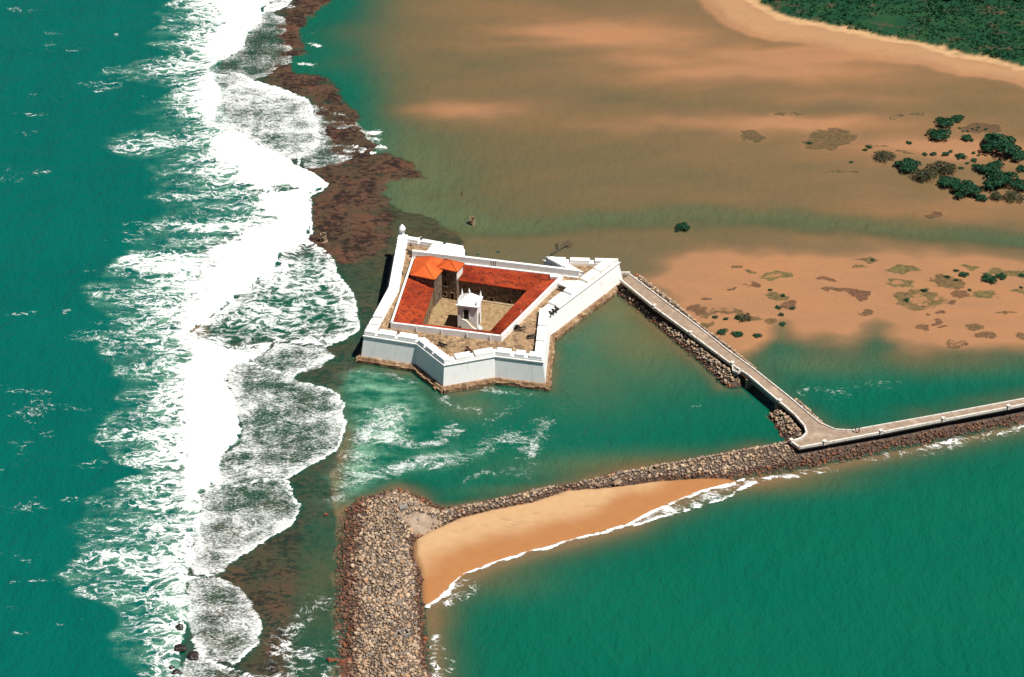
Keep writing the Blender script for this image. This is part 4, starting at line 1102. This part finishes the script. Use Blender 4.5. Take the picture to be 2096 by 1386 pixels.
sp_ = core_mesh(bw, sand_gap, lambda X, Y: bw_h(X, Y) + .28, .6, 'sand_pocket'); sp_.data.materials[0] = M['deck']
cwr = empty('causeway', (RW[1].x, RW[1].y, 0))
tag(cwr, 'narrow stone causeway with low white parapets linking the fort to the breakwater', 'causeway')
mb = MB(); mb.prism(deck_poly, DECK_Z - .55, DECK_Z); mb.build('deck', M['deck'], cwr, False)
def kerb(pts, name, w, h, side, mat):
    """low wall following pts, one mesh per straight run"""
    for a, b in zip(pts[:-1], pts[1:]):
        d = (b - a).normalized(); mb = MB()
        mb.bar(a + Vector((0, 0, h / 2 - .02)) - d * .06, b + Vector((0, 0, h / 2 - .02)) + d * .06, w, h)
        mb.build(name, M[mat], cwr, False)
kerb(LW, 'parapet', .42, .62, 1, 'kerb'); kerb(RW, 'kerb', .30, .32, 1, 'kerb')
for x, y in ((1338.7,631.5),(1413,686),(1499,748.5),(1596,825.7),(1620,907),(1687.5,909.6),(1803,888),(1930,862.6),(2063.8,837)):
    p = P(x, y, DECK_Z); mb = MB(); mb.box((p.x, p.y, DECK_Z + .5), (.72, .72, 1.0), .5); mb.box((p.x, p.y, DECK_Z + 1.06), (.9, .9, .14), .5); mb.build('parapet_post', M['kerb'], cwr, False)
# white cheek at the fort end
p = P(1278, 561.5, DECK_Z); mb = MB(); mb.box((p.x, p.y, DECK_Z + .35), (3.0, .5, .7), 0); mb.build('end_wall', M['kerb'], cwr, False)
# small look-out landing with white rail beside the bridge span
lp = [P(1499,749,DECK_Z), P(1517,760,DECK_Z), P(1511,766,DECK_Z), P(1500,762,DECK_Z)]
mb = MB(); mb.prism([(p.x, p.y) for p in lp], DECK_Z - .3, DECK_Z + .06); mb.build('landing_slab', M['concrete'], cwr, False)
for a, b in zip(lp[1:], lp[2:] + lp[:1]):
    mb = MB(); mb.bar(a + Vector((0, 0, .3)), b + Vector((0, 0, .3)), .28, .6); mb.build('landing_parapet', M['kerb'], cwr, False)

# banks of loose stone on both sides of the causeway
def bank(name, label, poly_px, crest_px, seed, keep, slope=.62, sp=.5):
    poly = W(poly_px); crest = [(p.x, p.y) for p in (P(x, y, DECK_Z) for x, y in crest_px)]
    ps = sum((Vector(p) for p in poly), Vector((0, 0))) / len(poly)
    o = empty(name, (ps.x, ps.y, 0)); tag(o, label, 'stone bank')
    def h(X, Y):
        dc = line_dist(X, Y, crest); s = -sdf(X, Y, poly)
        return np.clip(np.minimum(DECK_Z - .1 - np.maximum(dc - .9, 0) * .5, -.3 + s * 1.15), -.6, DECK_Z - .2) + .15 * fbm(X * .4, Y * .4, seed, 3)
    core_mesh(o, poly, h, .7)
    rubble(o, poly, h, sp, .32, 1.1, seed, keep, skip=on_deck)
    return o
def z_at(pts, z): return [(lambda q: (q[0], q[1]))(px_of(P(x, y, z).x, P(x, y, z).y)) for x, y in pts]
def px_of(X, Y):
    d = np.array([X, Y, 0]) - CAM; t = np.dot(d, FWD); return 1048 + FOCAL * d[0] / t, 693 - FOCAL * np.dot(d, UPV) / t
crestA = [(1273,578),(1338.7,631.5),(1413,686),(1499,749.7),(1529,769)]
bank('stone_bank', 'sloping stone bank on the basin side of the causeway next to the fort', [(1258,600),(1320,648),(1371,693),(1419,732),(1461,769),(1478,789),(1500,796),(1528,789)] + z_at([(1536,768),(1495,738),(1420,678),(1346,625),(1280,572)], DECK_Z), crestA, 201, 300)
crestB = [(1592,822),(1627,852),(1647,875),(1651,889),(1641,899)]
bank('stone_bank', 'short stone bank beyond the bridge gap where the causeway meets the breakwater', [(1566,851),(1582,867),(1598,895),(1612,908),(1630,915)] + z_at([(1655,895),(1655,872),(1635,848),(1596,818)], DECK_Z), crestB, 211, 200)
crestC = [(1289,562.5),(1433,672),(1489,717),(1530,746)]
bank('stone_bank', 'thin strip of dark rocks along the sand side of the causeway', z_at([(1288,566),(1433,676),(1489,721),(1532,751)], DECK_Z) + [(1556,762),(1508,722),(1450,678),(1370,610),(1302,560)], crestC, 221, 150)
crestD = [(1616,814),(1649.7,842.6),(1678,866.5),(1709,880),(1745,882)]
bank('stone_bank', 'thin strip of rocks below the causeway bend facing the green inlet', z_at([(1606,814),(1645,846),(1678,871),(1709,884),(1765,884)], DECK_Z) + [(1770,892),(1712,888),(1690,872),(1660,842),(1628,813)], crestD, 231, 120)
# abutment walls at the bridge gap
for (x0, y0), (x1, y1) in (((1531,772), (1548,759)), ((1592,823), (1611,812))):
    a, b = P(x0, y0, DECK_Z), P(x1, y1, DECK_Z); d = (b - a).normalized(); mb = MB(); mb.bar(a - d * .5 + Vector((0, 0, -1.9)), b + Vector((0, 0, -1.9)), .7, 2.7); mb.build('abutment', M['pillar'], cwr, False)
for t in (.0,):
    a, b = P(1531.5, 772.5, DECK_Z), P(1595, 826.5, DECK_Z); mb = MB(); mb.bar(a + Vector((.3, .3, -.9)), b + Vector((.3, .3, -.9)), .35, .75); mb.build('girder', M['concrete'], cwr, False)
    a, b = P(1547, 760, DECK_Z), P(1611, 812, DECK_Z); mb = MB(); mb.bar(a + Vector((-.3, -.3, -.9)), b + Vector((-.3, -.3, -.9)), .35, .75); mb.build('girder', M['concrete'], cwr, False)

# ------------------------------------------------------------------ mangroves and shrubs
def crown_mesh(name, seed, leaves, leaf, lobes, mat, flat=.55):
    """leaf-sized faces spread through several uneven lobes; unit radius about 1, height about flat"""
    r = np.random.default_rng(seed); pts = []; nr = []
    cs = [(0, 0, flat * .5, .62)]
    for k in range(lobes):
        a = 6.283 * k / lobes + r.uniform(-.4, .4); q = r.uniform(.35, .72)
        cs.append((q * math.cos(a), q * math.sin(a), flat * r.uniform(.25, .75), r.uniform(.26, .45)))
    w = np.array([c[3] ** 2 for c in cs]); w /= w.sum()
    for i in range(leaves):
        c = cs[r.choice(len(cs), p=w)]
        u = r.normal(size=3); u /= np.linalg.norm(u); u[2] = abs(u[2]) * .9 - .12
        rad = c[3] * (r.uniform(.72, 1.05) if r.random() < .8 else r.uniform(.2, .8))
        pts.append((c[0] + u[0] * rad, c[1] + u[1] * rad, c[2] + u[2] * rad * flat * 1.25)); nr.append(u)
    m = MB()
    for p, n in zip(pts, nr):
        n = Vector(n) + Vector(r.normal(size=3) * .55); n.normalize()
        t = n.cross(Vector((r.normal(), r.normal(), r.normal()))).normalized(); b = n.cross(t); s = leaf * r.uniform(.6, 1.3); p = Vector(p)
        p.z = max(p.z, .03)
        m.add([p - t * s, p + b * s * .55, p + t * s, p - b * s * .55], [(0, 1, 2, 3)])
    return m.mesh(name, M[mat])
CROWN = [crown_mesh('crown', 10 + k, 1500, .085, 6, 'leaf', .55) for k in range(4)]
CROWN_DRY = [crown_mesh('crown', 30 + k, 800, .075, 6, 'leaf_dry', .55) for k in range(2)]
BUSH = [crown_mesh('foliage', 50 + k, 420, .13, 4, 'leaf', .7) for k in range(3)]
BUSH_DRY = [crown_mesh('foliage', 60 + k, 260, .12, 4, 'leaf_dry', .7) for k in range(2)]
def trunk_mesh(seed):
    r = random.Random(seed); m = MB(); m.tube([(0, 0, -.1), (.02, .01, .12), (.0, .02, .3)], [.05, .04, .03], 6)
    for k in range(5):
        a = 6.283 * k / 5 + r.uniform(-.3, .3); q = r.uniform(.3, .5)
        m.tube([(0, 0, .1), (q * .5 * math.cos(a), q * .5 * math.sin(a), .2), (q * math.cos(a), q * math.sin(a), .36)], [.03, .02, .01], 5)
        m.tube([(q * .22 * math.cos(a), q * .22 * math.sin(a), -.08), (.02 * math.cos(a), .02 * math.sin(a), .2)], [.012, .015], 4)
    return m.mesh('trunk', M['bark'])
TRUNK = [trunk_mesh(k) for k in range(3)]
def plant(name, px, py, wpx, label, cat, group=None, dry=False, hk=1.0, big=True):
    m = mpp(py); R = wpx * m / 2; p = P(px, py); p.y += R * .55; z = max(ground_z(p.x, p.y), -.15)
    t = empty(name, (p.x, p.y, z), random.uniform(0, 6.28)); tag(t, label, cat, group)
    data = random.choice((CROWN_DRY if dry else CROWN) if big else (BUSH_DRY if dry else BUSH))
    o = bpy.data.objects.new('crown' if big else 'foliage', data); COL.objects.link(o); o.parent = t
    o.scale = (R * 1.12, R * 1.05, R * hk * .88); o.location = (0, 0, R * (.12 if big else 0.0))
    k = bpy.data.objects.new('trunk' if big else 'stem', random.choice(TRUNK)); COL.objects.link(k); k.parent = t; k.scale = (R, R, R * (.9 if big else .6))
    return t
TREES = [(1934,262,43,0,'dense round mangrove at the left end of the brown algae patch'), (1961,249,28,0,'small mangrove touching the upper edge of the brown algae patch'),
    (1922,290,50,0,'low broad mangrove standing alone below the algae patch'), (1981,290,28,0,'small round mangrove standing alone right of the low broad one'),
    (2050,318,88,0,'widest dark mangrove crown at the upper right of the thicket'), (2086,330,46,0,'dark mangrove at the frame edge joined to the widest crown'),
    (1813,331,46,1,'thin greyish mangrove at the left tip of the thicket'), (1860,353,58,0,'tall dark mangrove second from the thicket left tip'),
    (1927,361,66,1,'sparse olive brown mangrove in the middle of the thicket'), (1893,374,58,1,'sparse mangrove at the lower left of the thicket over a dark shadow'),
    (1945,386,52,0,'green mangrove in the lower row right of the sparse one'), (1979,405,66,0,'large green mangrove at the bottom of the thicket'),
    (2009,411,28,0,'small mangrove tucked against the right of the bottom large one'), (2018,357,44,0,'mangrove left of the open sand in the thicket'),
    (2041,346,32,0,'upright narrow mangrove above the darkest large crown'), (2048,387,74,0,'darkest large mangrove crown in the lower right of the thicket'),
    (2089,389,46,0,'mangrove at the frame edge beside the darkest large crown'), (2040,411,36,1,'thin grey green mangrove at the thicket lower edge'),
    (2078,415,46,1,'thin mangrove in the bottom right corner of the thicket'), (2095,352,26,0,'small dark mangrove cut by the frame beside the open sand')]
for x, y, w, dry, lab in TREES:
    plant('mangrove_tree', x, y, w, lab, 'tree', 'mangroves in the thicket on the flats', bool(dry))
plant('mangrove_tree', 1397, 473, 34, 'single dark mangrove standing alone in the shallow water behind the fort', 'tree')
BUSHES = [(1910,319,17,'shrub row'), (1893,318,14,'shrub row'), (1938,320,20,'shrub row'), (1967,325,26,'shrub row'), (1995,331,17,'shrub row'), (1995,341,13,'shrub row'), (1980,336,11,'shrub row'), (1967,346,13,'shrub row'), (1993,316,11,'shrub row'), (1946,313,12,'shrub row'), (2003,320,9,'shrub row')]
ORD = ['leftmost', 'second', 'third', 'fourth', 'fifth', 'sixth', 'seventh', 'eighth', 'ninth', 'tenth', 'rightmost']
for k, (x, y, w, lab) in enumerate(sorted(BUSHES)):
    plant('low_shrub', x, y, w, ORD[k] + (' from the left' if 0 < k < 10 else '') + ' small dark shrub of the loose row between mangroves', 'shrub', 'small shrubs between the mangroves', False, .8, False)
for x, y, w, dry, lab in [(1862,296,15,0,'tiny dark shrub alone on sand above the thicket left tip'), (1780,304,14,0,'upper shrub of the pair left of the thicket'), (1772,309,12,0,'lower shrub of the pair left of the thicket'), (1742,333,10,0,'tiny dark shrub below the big brown algae mat'), (1658,295,12,0,'tiny dark shrub at the left edge of the big algae mat'),
    (1478,686,26,0,'largest dark shrub on the sand beside the causeway'), (1512,691,26,0,'shrub between the two others nearest the causeway bank'), (1550,692,20,0,'rightmost shrub of the row beside the causeway sand'), (1463,653,14,0,'small flat shrub left of the causeway side group'), (1487,657,13,0,'small upright shrub above the largest causeway side shrub'),
    (1526,660,32,1,'bare brown thorny shrub above the causeway side row'), (1510,655,16,0,'small shrub at the left foot of the bare brown one'), (1603,666,17,0,'dark shrub at the edge of the green inlet'), (1600,648,14,0,'shrub just above the inlet edge shrub'), (1621,635,12,0,'tiny shrub right of the reddish algae mat'), (1592,634,15,0,'grey green shrub on the reddish algae mat'), (1603,610,13,0,'shrub on the green mat in the middle of the sand'), (1576,597,11,0,'topmost tiny shrub in the middle of the sand'),
    (1893,600,15,0,'right shrub of the two on the ring shaped mat'), (1857,619,15,0,'left shrub of the two on the ring shaped mat'), (1972,568,24,0,'shrub on the red mat near the right edge of the sand'), (1940,572,14,0,'small shrub left of the red mat shrub'), (1957,558,13,0,'small shrub above the red mat shrub'), (2024,580,38,0,'largest low shrub at the right of the sand'), (2051,574,26,0,'shrub touching the right of the largest low one'), (2092,569,15,0,'shrub at the frame edge on the green mat'), (1985,597,11,0,'tiny shrub between the red and the green mats'), (1958,578,11,0,'tiny shrub on the red mat centre'), (2090,592,10,0,'tiny shrub at the frame edge below the green mat'), (1786,535,10,0,'tiny dark shrub on the topmost brown mat')]:
    plant('low_shrub', x, y, w, lab, 'shrub', 'shrubs scattered over the sand flats', bool(dry), .8, False)
r_ = random.Random(4)
for k, (x, y) in enumerate([(1964,263),(1971,270),(1981,270),(1992,265),(1999,267),(2004,262),(2018,266)]):
    plant('low_shrub', x, y, 7 + r_.random() * 3, (ORD[k] if k < 6 else 'rightmost') + (' from the left' if 0 < k < 6 else '') + ' tiny dark shrub on the brown algae patch', 'shrub', 'tiny shrubs on the brown algae patch', False, .8, False)

# dune scrub on the far bank: one mass of leafy clumps
def scrub(name, poly, n, seed, smin, smax, mat, clear=None):
    r = np.random.default_rng(seed); xs = [p[0] for p in poly]; ys = [p[1] for p in poly]
    X = r.uniform(max(min(xs), 40), min(max(xs), 200), n * 3); Y = r.uniform(min(ys), min(max(ys), 262), n * 3)
    dens = fbm(X * .06, Y * .06, seed, 4)
    ok = (sdf(X, Y, poly) < -.4) & (dens > -.42) ; X, Y, dens = X[ok][:n], Y[ok][:n], dens[ok][:n]
    V = []
    for x, y, dn in zip(X, Y, dens):
        z = ground_z(x, y); s = smin + (smax - smin) * r.random() ** 2 * (0.7 + dn)
        q = int(7 + s * 7)
        c = r.normal(size=(q, 3)); c /= np.linalg.norm(c, axis=1)[:, None]; c[:, 2] = np.abs(c[:, 2]) * .8
        c = c * s * r.uniform(.6, 1.0, (q, 1)) + np.array([x, y, z])
        t = r.normal(size=(q, 3)); t /= np.linalg.norm(t, axis=1)[:, None]; b = np.cross(t, r.normal(size=(q, 3))); b /= np.linalg.norm(b, axis=1)[:, None]
        l = (s * .34 + .1)
        V.append(np.stack([c - t * l, c + b * l * .6, c + t * l, c - b * l * .6], 1).reshape(-1, 3))
    V = np.concatenate(V); me = bpy.data.meshes.new(name)
    me.vertices.add(len(V)); me.vertices.foreach_set('co', V.astype(np.float32).ravel())
    me.loops.add(len(V)); me.loops.foreach_set('vertex_index', np.arange(len(V), dtype=np.int32))
    me.polygons.add(len(V) // 4); me.polygons.foreach_set('loop_start', np.arange(0, len(V), 4, dtype=np.int32)); me.update(calc_edges=True)
    me.materials.append(M[mat]); o = bpy.data.objects.new(name, me); COL.objects.link(o)
    return o
tag(scrub('dune_scrub', W(VEGET), 12000, 3, .25, .95, 'leaf_grass'), 'dense green scrub covering the bank above the far beach', 'scrub', kind='stuff')
for x, y, w, lab in [(1588,12,26,'dark bush at the left tip of the green bank'), (1950,14,46,'left dark tree at the top edge of the green bank'), (2010,18,40,'middle dark tree at the top edge of the green bank'), (2040,8,46,'tall dark tree at the top edge right of the middle one'), (2088,16,40,'dark tree in the top right corner of the picture'), (1980,2,50,'dark tree cut by the top edge between two lower trees'), (1900,4,34,'small tree at the top edge left of the dark trees')]:
    plant('dune_tree', x, y, w, lab, 'tree', 'trees on the green bank', False, 1.0)

# ------------------------------------------------------------------ beacons, driftwood, rocks, blocks
def beacon(px, py, wpx, hm, label, arch_=True):
    p = P(px, py); R = wpx * mpp(py) / 2; z = ground_z(p.x, p.y) - .2
    t = empty('ruined_beacon', (p.x, p.y + R, z)); tag(t, label, 'beacon', 'round masonry beacons on the reef')
    MB().lathe([(R * 1.2, 0), (R * 1.15, .3), (R * .92, .35), (R * .86, hm * .72), (R * .62, hm * .72), (R * .6, hm * .5)], (0, 0, 0), 18, False).build('drum', M['beacon'], t)
    for k, (a0, a1) in enumerate(((.3, 1.6), (2.0, 3.3), (3.7, 5.9)) if arch_ else ((.2, 1.9), (2.6, 4.4), (5.0, 5.9))):
        m = MB(); n = 6; h = hm * ((.28, .34, .2)[k])
        vs = []
        for i in range(n + 1):
            a = a0 + (a1 - a0) * i / n
            for rr, zz in ((.86, 0), (.62, 0), (.62, h * (1 - .3 * (i % 2) * .5)), (.86, h)): vs.append((R * rr * math.cos(a), R * rr * math.sin(a), hm * .72 + zz))
        fs = [(i * 4 + j, i * 4 + (j + 1) % 4, i * 4 + 4 + (j + 1) % 4, i * 4 + 4 + j) for i in range(n) for j in range(4)] + [(3, 2, 1, 0), tuple(n * 4 + j for j in range(4))]
        m.add(vs, fs); m.build('broken_rim', M['beacon'], t)
    m = MB(); a = -1.75; m.box((R * .9 * math.cos(a), R * .9 * math.sin(a), hm * .45), (.12, R * .55, hm * .3), a); m.build('doorway', M['dark'], t)
    if not arch_: BO = bpy.data.objects.new('foliage', BUSH[0]); COL.objects.link(BO); BO.parent = t; BO.scale = (R * .55, R * .55, R * .5); BO.location = (0, 0, hm * .72)
    return t
beacon(966, 462, 15, 3.3, 'round buff masonry beacon standing in shallow water behind the fort')
beacon(662, 500, 15, 2.4, 'squat beacon with a grassy top on the reef beside the surf', False)

dp = P(1140, 515); dt = empty('driftwood_tree', (dp.x, dp.y, ground_z(dp.x, dp.y))); tag(dt, 'bare dead tree lying in the shallows behind the right bastion', 'driftwood')
q = [P(1128, 522) - dp, P(1145, 511) - dp, P(1158, 505) - dp, P(1170, 502) - dp]
MB().tube([(v.x, v.y, h) for v, h in zip(q, (.3, .55, .8, .5))], [.34, .3, .22, .1], 7).build('trunk', M['dead'], dt)
for a, b, c, h in (((1146,510),(1155,501),(1167,496),1.3), ((1152,507),(1160,500),(1172,498),1.0), ((1141,513),(1143,504),(1140,498),1.2), ((1143,505),(1138,503),(1135,503),.9), ((1158,505),(1165,507),(1172,504),.6)):
    va, vb, vc = P(*a) - dp, P(*b) - dp, P(*c) - dp
    MB().tube([(va.x, va.y, .55), (vb.x, vb.y, h), (vc.x, vc.y, h * .7)], [.17, .12, .05], 6).build('branch', M['dead'], dt)

def boulder(px, py, wpx, mat, label, cat='rock', group=None, name='boulder', hk=.7, seed=1, z=None):
    p = P(px, py); R = wpx * mpp(py); me = rock_mesh(500 + seed, 3, M[mat]); me.name = name
    for v in me.vertices:
        k = 1 + .12 * math.sin(v.co.x * 9 + seed) * math.cos(v.co.y * 8) + .06 * math.sin(v.co.z * 17 + v.co.x * 13); v.co = v.co * k
    o = bpy.data.objects.new(name, me); COL.objects.link(o); o.location = (p.x, p.y, (ground_z(p.x, p.y) if z is None else z)); o.scale = (R, R * 1.2, R * hk); o.rotation_euler = (0, 0, seed * 1.7)
    return tag(o, label, cat, group)
for i, (x, y, w, hk, lab) in enumerate([(369,1288,15,1.1,'pointed black wet rock standing in the breaking surf'), (370,1330,24,.7,'flat black wet rock between the surf and the dark pool'), (352,1370,14,1.0,'narrow black rock at the lower end of the surf line'), (362,1380,22,.8,'black rock at the bottom edge beside the narrow one'), (396,1345,26,.5,'broad dark rock at the rim of the rounded pool')]):
    boulder(x, y, w, 'blackrock', lab, 'rock', 'black rocks in the surf', 'surf_rock', hk, i, z=.5)
for i, (x, y, w, lab) in enumerate([(675,1353,14,'orange red boulder just off the breakwater toe in foam'), (701,1356,15,'red brown boulder at the breakwater toe beside the orange one'), (716,1352,12,'smaller red boulder inside the breakwater toe pair'), (727,1358,10,'smallest red boulder at the breakwater toe'), (667,1055,10,'lone brown boulder in the shallows off the breakwater head'), (686,1352,9,'little red boulder between two larger red ones')]):
    boulder(x, y, w, 'redrock', lab, 'boulder', 'red boulders at the breakwater toe', 'boulder', .8, 20 + i, z=.25)
boulder(1264, 999, 17, 'beacon', 'large pale boulder at the edge of rocks above the beach', 'boulder', None, 'boulder', .75, 40, z=1.7)
boulder(1342, 968, 12, 'beacon', 'flat pale orange boulder on the narrow part of the breakwater', 'boulder', None, 'boulder', .5, 41, z=2.2)
for i, (x, y, w) in enumerate([(953,517,7),(978,519,7),(1019,514,8),(877,308,5)]):
    boulder(x, y, w, 'blackrock', ['small dark rock nearest the left rear bastion in the shallows', 'middle small dark rock in the shallows behind the rear wall', 'right small dark rock in the shallows behind the rear wall', 'tiny dark stake like rock in the lagoon beside the reef'][i], 'rock', None, 'shoal_rock', .6, 60 + i)

def block(px, py, z, size, rz, label, hollow=False):
    p = P(px, py, z); t = empty('concrete_block', (p.x, p.y, z - .6), rz); tag(t, label, 'block')
    sx_, sy_, sz_ = size
    if hollow:
        for dx, dy, w, l in ((-sx_ / 2, 0, .35, sy_), (sx_ / 2, 0, .35, sy_), (0, sy_ / 2, sx_ - .36, .35), (0, -sy_ / 2, sx_ - .36, .35)):
            MB().box((dx, dy, sz_ / 2), (w, l, sz_)).build('side_wall', M['concrete'], t, bevel=.04)
        MB().box((0, 0, .1), (sx_ - .4, sy_ - .4, .1)).build('pit_floor', M['dark'], t)
    else:
        MB().box((0, 0, sz_ / 2), size, 0, .94).build('body', M['concrete'], t, bevel=.08)
        MB().box((-sx_ / 2 - .02, 0, sz_ * .45), (.08, sy_ * .6, sz_ * .55)).build('opening', M['dark'], t)
    return t
block(826, 1041, 2.5, (2.0, 1.7, 1.3), .1, 'grey concrete block near the breakwater head')
block(828, 1297, 2.5, (1.7, 2.0, 1.15), .5, 'open concrete pit with a dark hole on the breakwater', True)

# ------------------------------------------------------------------ cannons
def cannon(px, py, z, rz, label, mat='iron', k=1.0):
    p = P(px, py, z); t = empty('cannon', (p.x, p.y, z), rz); tag(t, label, 'cannon', 'old cannons on the terrace')
    prof = [(-1.3, .06), (-1.22, .12), (-1.12, .07), (-1.05, .27), (-.6, .26), (-.58, .29), (-.5, .25), (.2, .22), (.22, .25), (.3, .21), (1.35, .16), (1.42, .21), (1.55, .2), (1.56, .1)]
    m = MB(); m.tube([(x * k, 0, .85 + x * .05) for x, _ in prof], [q * k for _, q in prof], 12); m.build('barrel', M[mat], t)
    for s in (-1, 1):
        m = MB(); y = s * .34
        m.add([(-1.2, y - .07, .2), (.6, y - .07, .2), (.6, y - .07, .8), (.0, y - .07, .8), (-.5, y - .07, .55), (-1.2, y - .07, .4), (-1.2, y + .07, .2), (.6, y + .07, .2), (.6, y + .07, .8), (.0, y + .07, .8), (-.5, y + .07, .55), (-1.2, y + .07, .4)],
              [(0, 1, 2, 3, 4, 5), (11, 10, 9, 8, 7, 6)] + [(i, 6 + i, 6 + (i + 1) % 6, (i + 1) % 6) for i in range(6)]); m.build('carriage_cheek', M['wood'], t)
        for x in (-.9, .4):
            m = MB(); m.tube([(x, s * .45, .25), (x, s * .57, .25)], [.27, .27], 14, False); w_ = m.build('wheel', M['wood'], t)
            m = MB(); m.tube([(x, s * .43, .25), (x, s * .62, .25)], [.07, .07], 8, False); m.build('hub', M['iron'], w_)
    return t
ZF = Z_FLOOR
cannon(866, 497, ZF, 2.2, 'black cannon on the rear left bastion beside the shaded battlement', k=1.1)
cannon(1088, 692, ZF, .25, 'black cannon on the right terrace aimed at the shaded parapet')
cannon(1063, 676, ZF, 0.05, 'dark cannon pointing right beside the barracks white wall')
cannon(811, 687, ZF + .2, 1.2 + math.pi, 'rusty cannon in the embrasure of the front left bastion', 'rust')
cannon(960, 720, ZF + .2, -1.0, 'rusty cannon in the embrasure of the front centre bastion', 'rust')
cannon(905, 709, ZF, -.6, 'dark cannon on the terrace behind the front salient')
cannon(1150, 595, ZF, -.7, 'dark cannon by the embrasure of the long right wall')
cannon(840, 520, ZF, 2.6, 'dark cannon beside the left end of the rear wall')

# terrace oddments
for i, (x, y, lab) in enumerate([(779,655,'upper brown timber baulk by the left parapet'), (776,663,'lower brown timber baulk by the left parapet')]):
    p = P(x, y, ZF + .3); o = MB().bar((-.7, 0, .25), (.7, 0, .25), .45, .45).build('timber_baulk', M['rust'], None, bevel=.04); o.location = (p.x, p.y, ZF); o.rotation_euler = (0, 0, 1.1 - .3 * i); tag(o, lab, 'timber')
for i, (x, y) in enumerate([(842,497),(841,504),(828,507),(827,518),(824,562)]):
    p = P(x, y, ZF); o = MB().lathe([(.22, 0), (.24, .1), (.14, .2), (.12, .8), (.18, .9), (.1, 1.0)], (0, 0, 0), 8).build('bollard', M['iron'], None); o.location = p
    tag(o, ['dark bollard nearest the cannon on the rear left bastion', 'dark bollard just below the one nearest the bastion cannon', 'dark bollard against the inner side of the left wall', 'second dark bollard along the inner side of the left wall', 'dark bollard on the left terrace beside the orange roof'][i], 'bollard', 'bollards on the left terrace')

# ------------------------------------------------------------------ people
def skin_obj(name, verts, edges, mat, parent, sub=1):
    me = bpy.data.meshes.new(name); me.from_pydata([v[:3] for v in verts], edges, []); me.materials.append(mat)
    o = bpy.data.objects.new(name, me); COL.objects.link(o); o.parent = parent
    sk = o.modifiers.new('skin', 'SKIN'); lay = me.skin_vertices[0] if len(me.skin_vertices) else None
    if lay is None:
        lay = me.attributes.get('skin') or None
    for i, v in enumerate(verts):
        if me.skin_vertices: me.skin_vertices[0].data[i].radius = (v[3], v[4] if len(v) > 4 else v[3])
    if me.skin_vertices: me.skin_vertices[0].data[0].use_root = True
    sk.use_smooth_shade = True
    s = o.modifiers.new('smooth', 'SUBSURF'); s.levels = sub; s.render_levels = sub
    return o
def person(px, py, z, rz, label, shirt, shorts, stride=.18, arm=.15, group=None, skirt=False):
    p = P(px, py, z); t = empty('person', (p.x, p.y, z), rz); tag(t, label, 'person', group)
    B = [(0, 0, .95, .13, .10), (0, .01, 1.12, .12, .09), (0, 0, 1.33, .15, .10), (0, 0, 1.47, .06), (0, .02, 1.56, .075, .085), (0, .02, 1.68, .085, .1), (0, .01, 1.76, .05),
         (-.09, 0, .9, .09), (-.1, stride, .5, .065), (-.1, stride * .7, .08, .042), (-.1, stride * .7 + .14, .03, .035),
         (.09, 0, .9, .09), (.1, -stride * .5, .5, .065), (.1, -stride * 1.3, .1, .042), (.1, -stride * 1.3 + .14, .04, .035),
         (-.2, 0, 1.4, .06), (-.25, -arm * .5, 1.13, .045), (-.24, arm * .6, .9, .035), (-.235, arm * .9, .8, .035),
         (.2, 0, 1.4, .06), (.25, arm * .6, 1.13, .045), (.24, arm * 1.4, .92, .035), (.235, arm * 1.7, .83, .035)]
    E = [(0, 1), (1, 2), (2, 3), (3, 4), (4, 5), (5, 6), (0, 7), (7, 8), (8, 9), (9, 10), (0, 11), (11, 12), (12, 13), (13, 14), (2, 15), (15, 16), (16, 17), (17, 18), (2, 19), (19, 20), (20, 21), (21, 22)]
    skin_obj('body', B, E, M['skin'], t)
    ms = m_plain('shirt_cloth', shirt); mt = m_plain('trouser_cloth', shorts)
    C = [(0, 0, .96, .155, .125), (0, .01, 1.15, .145, .115), (0, 0, 1.35, .17, .125), (0, 0, 1.45, .09), (-.2, 0, 1.4, .08), (-.245, -arm * .4, 1.18, .065), (.2, 0, 1.4, .08), (.245, arm * .5, 1.18, .065)]
    skin_obj('shirt', C, [(0, 1), (1, 2), (2, 3), (2, 4), (4, 5), (2, 6), (6, 7)], ms, t)
    D = [(0, 0, 1.0, .15, .12), (-.09, 0, .88, .115), (-.1, stride * .85, .55, .09), (.09, 0, .88, .115), (.1, -stride * .42, .55, .09)]
    skin_obj('shorts', D, [(0, 1), (1, 2), (0, 3), (3, 4)], mt, t)
    m = MB(); m.lathe([(.105, 0), (.112, .06), (.1, .12), (.06, .165), (.01, .18)], (0, 0, 1.64), 10); m.build('hair', M['hair'], t)
    return t
person(1751, 885, DECK_Z, 1.2, 'person in dark clothes walking on the causeway, left of the pair', (.02, .03, .035), (.02, .02, .025))
person(1758, 887, DECK_Z, 1.0, 'person in black top and dark red trousers on the causeway, right of the pair', (.03, .02, .02), (.16, .03, .03))
pz = P(946, 401); person(946, 402, max(ground_z(pz.x, pz.y), -.35), 2.0, 'person in a red top wading in the lagoon behind the fort', (.30, .05, .05), (.06, .04, .04))
person(857, 495, Z_FLOOR, 2.4, 'person in white shirt beside the cannon on the rear bastion, left of the pair', (.75, .72, .70), (.35, .05, .06))
person(861, 494, Z_FLOOR, 3.6, 'person in pale shirt and red shorts beside the bastion cannon, right of the pair', (.75, .70, .68), (.20, .05, .08))
